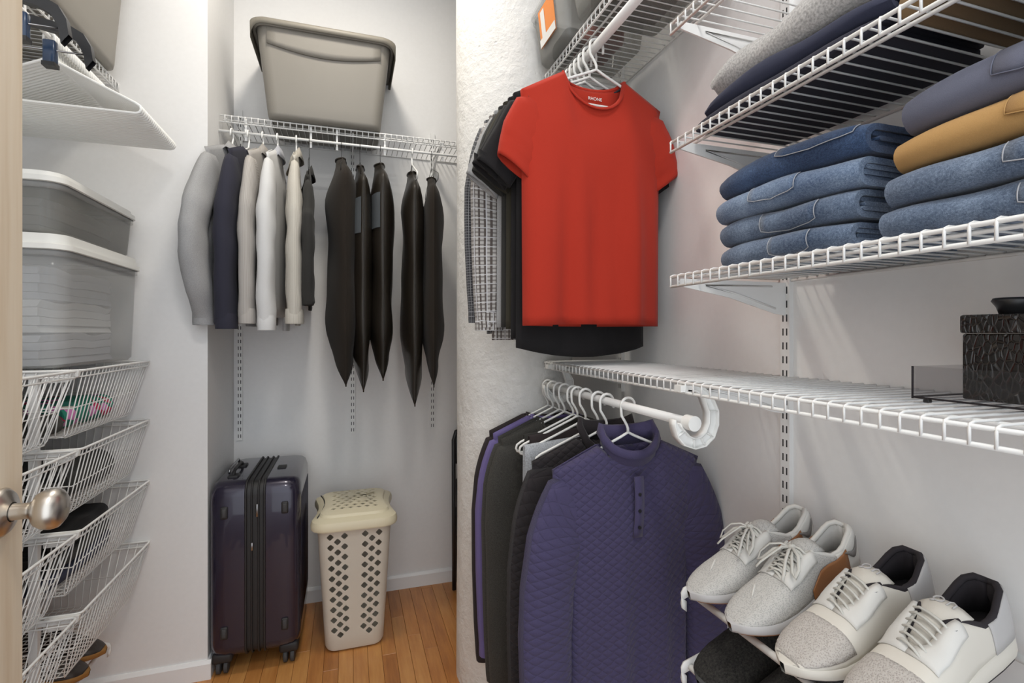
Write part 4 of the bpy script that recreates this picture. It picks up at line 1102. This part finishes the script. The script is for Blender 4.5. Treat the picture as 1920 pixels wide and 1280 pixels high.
rows = [rring(0.335, 0.395, 0.532, 0.06, waist=0.020), rring(0.350, 0.410, 0.530, 0.065, waist=0.022), rring(0.352, 0.412, 0.548, 0.065, waist=0.022), rring(0.340, 0.400, 0.562, 0.06, waist=0.020),
        rring(0.300, 0.355, 0.572, 0.05, waist=0.018), rring(0.285, 0.34, 0.574, 0.05, waist=0.016), rring(0.275, 0.33, 0.584, 0.05, waist=0.014), rring(0.22, 0.27, 0.593, 0.045, waist=0.008), rring(0.10, 0.13, 0.598, 0.03, waist=0.002)]
inn = [[(x*0.985, y*0.985, z-0.004) for x, y, z in r] for r in rows[::-1]]
g = MB(); g.grid(rows, cv=True); n = len(rows[0]); o0 = 0
g.f.append(tuple(8*n+q for q in range(n)))
g2 = MB(); g2.v = list(g.v); g2.f = list(g.f); base = len(g2.v)
for r in inn: g2.v += r
for i in range(len(inn)-1):
    for j in range(n): g2.f.append((base+i*n+j, base+i*n+(j+1) % n, base+(i+1)*n+(j+1) % n, base+(i+1)*n+j))
g2.f.append(tuple(base+q for q in range(n))[::-1])
for j in range(n): g2.f.append((base+8*n+j, base+8*n+(j+1) % n, (j+1) % n, j))
lid = g2.build('lid', 'hamper_lid', hp)
cu = MB()
for i in range(9):
    for j in range(6):
        x = -0.085+0.034*j+(0.017 if i % 2 else 0)
        if x > 0.092: continue
        y = -0.115+i*0.029; h = 0.0125
        cu.prism([(x-h, y), (x, y-h*0.75), (x+h, y), (x, y+h*0.75)], 0.5, 0.7, 'z')
cutter = cu.build('cutter', 'hamper_lid'); cutter.parent = hp; cut(lid, cutter)
MB().tube([(-0.148, -0.15, 0.574), (-0.132, -0.08, 0.578), (-0.124, 0, 0.580), (-0.132, 0.08, 0.578), (-0.148, 0.15, 0.574)], 0.0025, 6).build('hinge_groove', 'case_trim', lid)

# ------------------------------------------------------------------ suitcase
sc = thing('suitcase', 'dark purple black hard shell suitcase on four double wheels', 'suitcase', (-0.350, 2.447, 0.0), 0)
SW, SD, SH, z0 = 0.330, 0.470, 0.690, 0.062
def half(x0, x1, name):
    g = MB(); s = 1 if x1 > 0 else -1; rows = []
    xs = [(x0, 0), (lerp(x0, x1, 0.55), 0), (lerp(x0, x1, 0.80), 0.003), (lerp(x0, x1, 0.93), 0.012), (x1, 0.032), (x1+s*0.001, 0.06)]
    for xx, ins in xs:
        ring = [(xx, y, z) for y, z, _ in rring(SD-2*ins, SH-2*ins, 0, 0.055, 8)]
        rows.append([(x, y, z+z0+SH/2) for x, y, z in ring])
    g.grid(rows, cv=True); n = len(rows[0]); g.f.append(tuple(5*n+q for q in range(n))); g.f.append(tuple(range(n))[::-1])
    return g.build(name, 'case_shell', sc, smooth='auto')
half(-0.034, -0.163, 'shell_half'); hr = half(0.034, 0.163, 'shell_half')
g = MB(); g.grid([[(x, y, z+z0+SH/2) for y, z, _ in rring(SD-0.008, SH-0.008, 0, 0.052, 8)] for x in (-0.036, -0.012, 0.012, 0.036)], cv=True); gus = g.build('gusset', 'case_trim', sc)
for x in (-0.0335, -0.012, 0.012, 0.0335):
    MB().tube([(x, y, z+z0+SH/2) for y, z, _ in rring(SD+0.002, SH+0.002, 0, 0.056, 8)], 0.0045 if abs(x) > 0.02 else 0.0036, 6, closed=True).build('zipper', 'case_trim', gus)
for x, z, l in ((0.008, 0.640, 0.050), (-0.010, 0.500, 0.030)):
    MB().rbox((x, -SD/2-0.008, z), (0.008, 0.004, l), 0.0015, 1).build('zipper_pull', 'steel', gus)
for sx in (-1, 1):
    for zf in (0.640, 0.175):
        f = MB().rbox((sx*0.108, -SD/2-0.002, zf), (0.026, 0.012, 0.048), 0.006, 3).build('side_foot', 'case_trim', sc)
        MB().rbox((sx*0.108, -SD/2-0.007, zf), (0.015, 0.006, 0.034), 0.003, 2).build('foot_pad', 'rubber', f)
ribs = MB()
for k in range(26):
    y = -SD/2+0.06+k*(SD-0.12)/25; ribs.tube([(0.1635, y, z0+0.09), (0.1635, y, z0+SH-0.09)], 0.0022, 5)
ribs.build('shell_ribs', 'case_shell', hr, kind='stuff')
hd = MB().tube([(-0.095, -0.13, z0+SH-0.004), (-0.095, -0.125, z0+SH+0.014), (-0.095, -0.10, z0+SH+0.022), (-0.095, 0.02, z0+SH+0.022), (-0.095, 0.045, z0+SH+0.014), (-0.095, 0.05, z0+SH-0.004)], 0.008, 8, sy=0.7).build('carry_handle', 'case_trim', sc)
MB().rbox((-0.095, -0.125, z0+SH), (0.040, 0.05, 0.016), 0.005, 2).build('handle_mount', 'case_trim', hd)
MB().rbox((-0.095, 0.05, z0+SH), (0.040, 0.05, 0.016), 0.005, 2).build('handle_mount', 'case_trim', hd)
MB().tube([(-0.125, -0.06, z0+SH), (-0.125, -0.05, z0+SH+0.012), (-0.125, 0.13, z0+SH+0.012), (-0.125, 0.14, z0+SH)], 0.005, 8).build('pull_handle', 'steel', sc)
MB().rbox((0.075, -0.03, z0+SH+0.001), (0.035, 0.045, 0.010), 0.003, 2).build('lock', 'case_trim', sc)
for sx in (-1, 1):
    for sy in (-1, 1):
        cx, cy = sx*0.120, sy*0.185
        h = MB().rbox((cx, cy, 0.066), (0.072, 0.072, 0.040), 0.010, 2).build('caster_housing', 'case_trim', sc)
        for q in (-1, 1):
            M = Matrix.Rotation(PI/2, 4, 'Y') if sx > 0 else Matrix.Rotation(PI/2, 4, 'Y') @ Matrix.Rotation(-0.5, 4, 'X')
            MB().lathe([(0.001, -0.009), (0.020, -0.009), (0.027, -0.006), (0.0275, 0.006), (0.020, 0.009), (0.001, 0.009)], (cx+q*0.013, cy-0.012, 0.0285), 24, Matrix.Rotation(PI/2, 4, 'Y')).build('wheel', 'rubber', h, smooth='auto')

# ------------------------------------------------------------------ folded chair leaning behind the column
fc = thing('folded_chair', 'black folded metal chair leaning behind the column', 'chair', (0.0, 0.0, 0.0))
MB().tube([(0.520, 2.585, 0.012), (0.526, 2.625, 0.45), (0.531, 2.655, 0.77), (0.545, 2.662, 0.812), (0.58, 2.664, 0.825), (0.85, 2.664, 0.825), (0.885, 2.662, 0.812), (0.90, 2.655, 0.77), (0.905, 2.625, 0.45), (0.910, 2.585, 0.012)], 0.011, 10).build('back_frame', 'black_plastic', fc)
MB().tube([(0.545, 2.672, 0.012), (0.548, 2.660, 0.40), (0.562, 2.655, 0.43), (0.872, 2.655, 0.43), (0.886, 2.660, 0.40), (0.890, 2.672, 0.012)], 0.010, 10).build('leg_frame', 'black_plastic', fc)
MB().rbox((0.715, 2.652, 0.72), (0.35, 0.012, 0.15), 0.005, 2, Matrix.Rotation(-0.09, 3, 'X')).build('backrest', 'black_plastic', fc)
MB().rbox((0.715, 2.628, 0.42), (0.35, 0.018, 0.30), 0.006, 2, Matrix.Rotation(-0.09, 3, 'X')).build('seat', 'black_plastic', fc)

# ------------------------------------------------------------------ acrylic tray and crocodile box
ty0, ty1, tx0, tx1, tz = 0.120, 0.514, 0.767, 0.955, ZCs+0.012
tr = thing('acrylic_tray', 'clear acrylic tray on the long lower shelf', 'tray', ((tx0+tx1)/2, (ty0+ty1)/2, tz))
hx, hy = (tx1-tx0)/2, (ty1-ty0)/2
MB().box((0, 0, 0.002), (2*hx, 2*hy, 0.004)).build('tray_floor', 'acrylic', tr, smooth=False)
for nm, c, d in (('tray_side', (-hx+0.0015, 0, 0.025), (0.003, 2*hy, 0.042)), ('tray_side', (hx-0.0015, 0, 0.025), (0.003, 2*hy, 0.042)), ('tray_end', (0, hy-0.0015, 0.025), (2*hx-0.006, 0.003, 0.042)), ('tray_end', (0, -hy+0.0015, 0.025), (2*hx-0.006, 0.003, 0.042))):
    MB().box(c, d).build(nm, 'acrylic', tr, smooth=False)
e = MB()
for a, b in (((-hx, hy, 0.002), (-hx, -hy, 0.002)), ((-hx, hy, 0.0), (-hx, hy, 0.046)), ((-hx, hy, 0.002), (hx, hy, 0.002))): e.tube([a, b], 0.0014, 5)
e.build('tray_edges', 'shoe_lining', tr)
for q in (-1, 1): MB().rbox((-hx+0.012, q*(hy-0.012), -0.003), (0.008, 0.008, 0.005), 0.001, 1).build('tray_foot', 'black_plastic', tr, smooth=False)
cb = thing('crocodile_box', 'black crocodile pattern lidded box in the acrylic tray', 'box', (0.862, 0.400, tz+0.005))
MB().rbox((0, 0, 0.0435), (0.158, 0.125, 0.0875), 0.003, 2).build('box_body', 'croc', cb, smooth='auto')
ld = MB().rbox((0, 0, 0.100), (0.162, 0.129, 0.0245), 0.003, 2).build('lid', 'croc', cb, smooth='auto')
MB().lathe([(0.001, 0.0), (0.016, 0.0), (0.019, 0.010), (0.024, 0.018), (0.022, 0.022), (0.001, 0.020)], (-0.03, 0.030, 0.1123), 20).build('knob', 'black_plastic', ld)
gb = thing('glass_bottle', 'small blue glass bottle beside the crocodile box', 'bottle', (0.900, 0.490, tz+0.005))
MB().rbox((0, 0, 0.030), (0.026, 0.024, 0.060), 0.003, 2).build('glass', 'blue_glass', gb)
MB().rbox((0, 0, 0.067), (0.020, 0.018, 0.014), 0.002, 1).build('cap', 'brass_tone', gb)

# ------------------------------------------------------------------ shoe racks
TL = math.radians(13.7); tt = math.tan(TL)
def rack(label, xf, xw, y0, y1, zf, s):
    # s=+1: wall on +x
    t = thing('shoe_rack', label, 'shoe rack', (xf, (y0+y1)/2, zf), 0, 'slanted white shoe racks'); D = abs(xw-xf)-0.012; hy = (y1-y0)/2
    for e in (-1, 1):
        pts = [(s*0.012, e*hy, -0.016), (s*0.002, e*hy, -0.008), (0, e*hy, 0.002), (s*0.006, e*hy, 0.012), (s*0.02, e*hy, 0.016)]+[(s*D*f, e*hy, 0.012+D*f*tt) for f in (0.3, 0.6, 1.0)]
        rows = [[(x, y-0.002, z) for x, y, z in pts], [(x, y-0.002, z-0.022) for x, y, z in pts]]
        g = MB(); g.grid(rows); g.build('end_rail', 'white_metal', t, solid=0.005)
    for f in (0.07, 0.36, 0.66, 0.95):
        MB().tube([(s*D*f, -hy, D*f*tt-0.004), (s*D*f, hy, D*f*tt-0.004)], 0.0065, 12).build('cross_bar', 'white_plastic', t)
    return t
rack('upper white slanted rack under the light sneakers', 0.664, XR, -0.10, 0.905, 0.790, 1)
rack('lower white slanted rack under the black slipper', 0.664, XR, -0.10, 0.905, 0.634, 1)
rack('white slanted rack at bottom left under the brown shoes', -0.806, XL, 1.20, 2.165, 0.220, -1)

# ------------------------------------------------------------------ shoes
def shoe(name, label, cat, toe, s, mats, Ls=0.305, wide=1.0, hgt=1.0, group=None, laces=None, kind='sneaker', yaw=0.0):
    """toe: world point of the toe tip on the rack; s=+1 heel towards +x"""
    c_, s_ = math.cos(TL), math.sin(TL)
    ex = Vector((-s*c_, 0, -s_)); ey = Vector((0, -s, 0)); ez = ex.cross(ey)
    M = Matrix((ex, ey, ez)).transposed().to_4x4() @ Matrix.Rotation(yaw, 4, 'Z')
    heel = Vector(toe)-(M @ Vector((Ls, 0, 0)))
    t = thing(name, label, cat, heel, 0, group); t.rotation_euler = M.to_euler()
    W = lambda l: wide*interp([(0, 0.0), (0.012, 0.016), (0.04, 0.025), (0.09, 0.031), (0.2, 0.034), (0.4, 0.036), (0.55, 0.042), (0.68, 0.047), (0.78, 0.0465), (0.86, 0.042), (0.92, 0.034), (0.965, 0.023), (0.99, 0.012), (1, 0.0)], l)
    so = lambda l: 0.030-0.008*sstep((l-0.2)/0.5)+0.006*sstep((l-0.75)/0.25)       # sole top
    sb = lambda l: 0.013*sstep((l-0.72)/0.28)+0.004*sstep((0.08-l)/0.08)              # sole bottom
    Ht = lambda l: hgt*interp([(0, 0.092), (0.03, 0.099), (0.08, 0.093), (0.18, 0.072), (0.26, 0.073), (0.34, 0.086), (0.40, 0.096), (0.46, 0.091), (0.56, 0.076), (0.68, 0.061), (0.80, 0.051), (0.90, 0.042), (0.96, 0.034), (1, 0.026)], l)
    wo = lambda l: wide*interp([(0, 0.0), (0.02, 0.010), (0.06, 0.021), (0.14, 0.027), (0.26, 0.028), (0.36, 0.024), (0.42, 0.018), (0.44, 0.0165), (0.56, 0.014), (0.60, 0.0)], l)
    ls = [0, 0.012, 0.03, 0.06, 0.10, 0.15, 0.20, 0.26, 0.32, 0.38, 0.44, 0.50, 0.56, 0.60, 0.66, 0.72, 0.78, 0.84, 0.89, 0.93, 0.965, 0.985, 1.0]
    flare = 0.004
    # sole
    rows = []
    for l in ls:
        w = W(l)+flare; x = l*Ls+(0.004 if l == 1 else (-0.004 if l == 0 else 0)); zt, zb = so(l), sb(l)
        rows.append([(x, -w*0.90, zb), (x, -w*1.02, lerp(zb, zt, 0.3)), (x, -w, zt), (x, -w*0.9, zt+0.002), (x, w*0.9, zt+0.002), (x, w, zt), (x, w*1.02, lerp(zb, zt, 0.3)), (x, w*0.90, zb)])
    MB().grid(rows, cv=True).build('midsole', mats['sole'], t)
    rows = []
    for l in ls:
        w = (W(l)+flare)*0.92; x = l*Ls; rows.append([(x, -w, sb(l)-0.0005), (x, -w, sb(l)+0.004), (x, w, sb(l)+0.004), (x, w, sb(l)-0.0005)])
    MB().grid(rows, cv=True).build('outsole', mats['out'], t)
    # upper, two sides
    NP = 10; top = {}
    up = MB(); cols = []
    for l in ls:
        w, o_, h, z = W(l), wo(l), Ht(l), so(l); col = []
        for sd in (-1, 1):
            q = []
            for k in range(NP+1):
                a = k/NP*PI/2; yy = o_+(max(w, o_)-o_)*math.cos(a)**0.62; zz = z+(h-z)*math.sin(a)**0.92
                bul = 0.0
                if l < 0.12: bul = -0.006*math.sin(a*2)*(1-l/0.12)
                q.append((l*Ls+bul, sd*yy, zz))
            top[(l, sd)] = q[-1]; col.append(q if sd < 0 else q[::-1])
        cols.append(col)
    up.grid([c[0] for c in cols]); up.grid([c[1] for c in cols]); up.build('upper', mats['upper'], t, solid=0.003, merge=0.0002)
    # toe overlay / heel counter patches
    def patch(nm, l0, l1, k0, k1, mat, off=0.0022, sds=(-1, 1)):
        lsx = [l0+(l1-l0)*i/10 for i in range(11)]; joined = []
        for sd in sds:
            rows = []
            for l in lsx:
                w, o_, h, z = W(l), wo(l), Ht(l), so(l); r = []
                for k in range(7):
                    a = lerp(k0 if not callable(k0) else k0(l), k1 if not callable(k1) else k1(l), k/6)*PI/2
                    r.append((l*Ls-(off if l < 0.1 else 0), sd*(o_+(max(w, o_)-o_)*math.cos(a)**0.62+off*(1 if k1 != 1.0 or o_ > 0 else math.cos(a))), z+(h-z)*math.sin(a)**0.92+off*(0.5+0.5*math.sin(a))))
                rows.append(r)
            if k1 == 1.0 and l0 >= 0.6:
                joined.append(rows)
            else: MB().grid(rows).build(nm, mat, t, solid=0.0016)
        if joined:
            MB().grid([a+b[::-1][1:] for a, b in zip(*joined)]).build(nm, mat, t, solid=0.0016)
    if kind != 'slipper':
        patch('heel_counter', 0.012, 0.24, 0.0, 0.92, mats['heel'])
        if 'wrap' in mats: patch('side_wrap', 0.16, 0.50, 0.0, lambda l: lerp(0.75, 0.15, (l-0.16)/0.34), mats['wrap'], 0.0045)
        if 'toe' in mats: patch('toe_panel', 0.70, 0.975, 0.16, 1.0, mats['toe'], 0.0012)
        if 'stay' in mats: patch('eyestay', 0.40, 0.64, 0.52, 1.0, mats['stay'], 0.003)
    # lining: inner wall and footbed
    lo = [l for l in ls if l <= 0.56]
    g = MB()
    for sd in (-1, 1):
        g.grid([[(l*Ls+(0.006 if l < 0.03 else 0), sd*max(0, wo(l)-0.001), Ht(l)-0.001), (l*Ls+(0.008 if l < 0.03 else 0), sd*(max(0.003, wo(l)*1.02-0.004) if l > 0 else 0), Ht(l)-0.018), (l*Ls+0.006, sd*(max(0.004, W(l)*0.80-0.003) if l > 0 else 0), so(l)+0.012)] for l in lo])
    g.grid([[(l*Ls+0.006, -max(0.004, W(l)*0.80), so(l)+0.012), (l*Ls+0.006, max(0.004, W(l)*0.80), so(l)+0.012)] for l in lo])
    g.build('lining', mats['lining'], t, solid=0.001)
    cl = [top[(l, -1)] for l in ls if l <= 0.44][::-1]+[top[(l, 1)] for l in ls if 0 < l <= 0.44]
    MB().tube(cl, 0.0052 if kind != 'loafer' else 0.003, 8).build('collar', mats['collar'], t)
    if kind == 'sneaker':
        rows = []
        for k in range(10):
            f = k/9; l = lerp(0.60, 0.345, f); hw = lerp(0.014, 0.027, sstep(f))*wide; zc = Ht(l)+lerp(-0.004, 0.012, sstep(f*1.4-0.4)); xx = l*Ls-0.012*sstep(f*1.6-0.6)
            rows.append([(xx, hw*q, zc-0.006*q*q*(1+f)) for q in (-1, -0.6, -0.2, 0.2, 0.6, 1)])
        tg = MB().grid(rows).build('tongue', mats['tongue'], t, solid=0.005)
        lm = mats.get('lace', 'lace'); nl = 6
        for k in range(nl):
            l = lerp(0.43, 0.60, k/(nl-1)); wd = (wo(l) if l < 0.58 else 0.010)+0.010; h = Ht(l)+0.005
            x = l*Ls; l2 = l+0.030; zz = Ht(l2)+0.005
            p0, p1 = (x, -wd, h-0.006), (l2*Ls, wd, zz-0.006)
            rr = 0.0021 if laces == 'round' else 0.0030
            g = MB(); g.tube([p0, (lerp(p0[0], p1[0], 0.25), -wd*0.5, h+0.003), (lerp(p0[0], p1[0], 0.5), 0, (h+zz)/2+0.0045), (lerp(p0[0], p1[0], 0.75), wd*0.5, zz+0.003), p1], rr, 6, sy=1.0 if laces == 'round' else 0.5)
            if laces != 'parallel' and laces != 'round':
                g.tube([(x, wd, h-0.006), (x+0.25*(l2-l)*Ls, wd*0.5, h+0.005), ((l+l2)/2*Ls, 0, (h+zz)/2+0.0075), (l2*Ls, -wd, zz-0.006)], rr, 6, sy=0.5)
            g.build('lace', lm, t)
        if laces == 'bow':
            l = 0.455; b0 = Vector((l*Ls, 0, Ht(l)+0.010)); rg = random.Random(hash(label) % 97)
            for sd in (-1, 1):
                loop = [b0, b0+Vector((0.010, sd*0.014, 0.008)), b0+Vector((0.020, sd*0.032, 0.004)), b0+Vector((0.036, sd*0.043, -0.010)), b0+Vector((0.046, sd*0.042, -0.022)), b0+Vector((0.042, sd*0.033, -0.016)), b0+Vector((0.024, sd*0.020, 0.000)), b0+Vector((0.004, sd*0.004, 0.002))]
                MB().tube(loop, 0.0032, 6, sy=0.45).build('bow_loop', lm, t)
                MB().tube([b0, b0+Vector((0.016, sd*0.008, 0.006)), b0+Vector((0.036, sd*0.016, -0.004)), b0+Vector((0.054, sd*0.026, -0.016)), b0+Vector((0.064, sd*0.030, -0.024))], 0.0030, 6, sy=0.45).build('lace_end', lm, t)
            MB().lathe([(0.001, -0.005), (0.006, -0.003), (0.007, 0), (0.006, 0.003), (0.001, 0.005)], b0+Vector((0, 0, 0.003)), 10).build('lace_knot', lm, t)
    t['_h'] = 1; del t['_h']
    return t, W, wo, Ht, so
def swoosh(t, pts, mat, name='logo_mark'):
    g = MB(); g.grid([[Vector(a), Vector(b)] for a, b in pts]); return g.build(name, mat, t, solid=0.0008)
grey = dict(sole='shoe_grey', out='gum', upper='shoe_mesh', heel='shoe_white', lining='lining_light', collar='shoe_white', tongue='shoe_mesh', wrap='gum', stay='shoe_white')
clou = dict(sole='shoe_cream', out='shoe_lining', upper='shoe_cream', heel='shoe_grey', lining='shoe_lining', collar='shoe_lining', tongue='shoe_cream', toe='shoe_mesh_taupe', stay='shoe_white')
zr = 0.7975
GSH = 'light sneakers on the upper shoe rack'
for yy, lb, l in ((0.850, 'far grey mesh sneaker with gum heel wrap', -0.03), (0.737, 'near grey mesh sneaker with dark tick on the heel', 0.03)):
    t, W, wo, Ht, so = shoe('sneaker', lb, 'shoe', (0.652, yy, zr), 1, grey, group=GSH, laces='bow', yaw=l)
    # tick on the heel side and a small one on the toe
    for sd in (-1, 1):
        P = []
        for k in range(9):
            f = k/8; x = lerp(0.012, 0.055, f); zc = 0.083-0.030*math.sin(min(1, f*1.45)*PI*0.62)+0.018*f; th = 0.008*math.sin(min(1, 0.15+f*0.85)*PI)**0.8*(1-f*0.55)+0.0006
            w = W(x/0.305); ll = x/0.305; y = sd*(wo(ll)+(max(W(ll), wo(ll))-wo(ll))*0.86+0.0052)
            P.append(((x, y, zc-th), (x, y, zc+th)))
        swoosh(t, P, 'swoosh')
    P = []
    for k in range(8):
        f = k/7; x = lerp(0.222, 0.252, f); y = -0.018+0.020*f; l = x/0.305; h = Ht(l)+0.0026-0.012*(y/0.045)**2; th = 0.0030*math.sin(min(1, 0.12+f)*PI*0.9)
        P.append(((x-th, y, h), (x+th, y, h)))
    swoosh(t, P, 'shoe_white')
for yy, lb, l in ((0.622, 'far cream running shoe with dark lining', -0.02), (0.505, 'near cream running shoe with dark lining, at the corner', 0.02)):
    t, W, wo, Ht, so = shoe('running_shoe', lb, 'shoe', (0.652, yy, zr), 1, clou, group=GSH, laces='round', wide=1.06, yaw=l)
    for k in range(26):
        pass
    # ring and arch logo on the tongue
    lx, lz = 0.365*0.305-0.008, Ht(0.365)+0.0165
    g = MB(); g.tube([(lx+0.006*math.cos(a), -0.006+0.006*math.sin(a), lz-0.0005*abs(math.sin(a))) for a in [k*PI/9 for k in range(18)]], 0.0013, 5, closed=True)
    g.tube([(lx+0.006, -0.008, lz), (lx+0.009, -0.013, lz-0.001)], 0.0012, 5)
    g.tube([(lx+0.006, 0.007, lz-0.001), (lx-0.003, 0.007, lz-0.001), (lx-0.006, 0.010, lz-0.0015), (lx-0.003, 0.015, lz-0.002), (lx+0.006, 0.015, lz-0.002)], 0.0013, 5)
    g.build('logo_mark', 'brass_tone' if False else 'shoe_grey', t)
    for sd in (-1, 1):
        for q in range(4):
            l = 0.44+q*0.045; h = MB().lathe([(0.0025, 0.0), (0.0045, 0.0006), (0.0045, 0.0015), (0.0025, 0.0018)], (l*0.305, sd*(wo(l)+0.011), Ht(l)-0.0015), 10).build('eyelet', 'steel', t)
dark = dict(sole='rubber', out='rubber', upper='fleece_black', heel='fleece_black', lining='fleece_black', collar='fleece_black')
shoe('slipper', 'black fleece slipper on the lower rack', 'shoe', (0.650, 0.818, 0.642), 1, dark, group=None, kind='slipper', wide=1.25, hgt=1.0)
shoe('slipper', 'second black fleece slipper, mostly hidden under the sneakers', 'shoe', (0.650, 0.690, 0.642), 1, dark, group=None, kind='slipper', wide=1.20, hgt=1.0)
loaf = dict(sole='sole_tan', out='sole_tan', upper='leather_brown', heel='leather_brown', lining='shoe_lining', collar='leather_brown', toe='leather_brown')
for yy, lb in ((2.085, 'dark brown leather shoe with tan sole nearest the end wall'), (1.965, 'dark brown leather shoe with tan sole, second at bottom left')):
    t, W, wo, Ht, so = shoe('leather_shoe', lb, 'shoe', (-0.800, yy, 0.2275), -1, loaf, group='brown shoes on the bottom left rack', kind='loafer', wide=1.05, hgt=0.92)
    P = []
    for k in range(15):
        f = -1+2*k/14; P.append((0.305*(0.90-0.16*abs(f)**2.2), 0.033*f, Ht(0.90-0.16*abs(f)**2.2)*1.0+0.0005-0.010*f*f))
    MB().tube(P, 0.0020, 6).build('apron_seam', 'leather_brown', t)
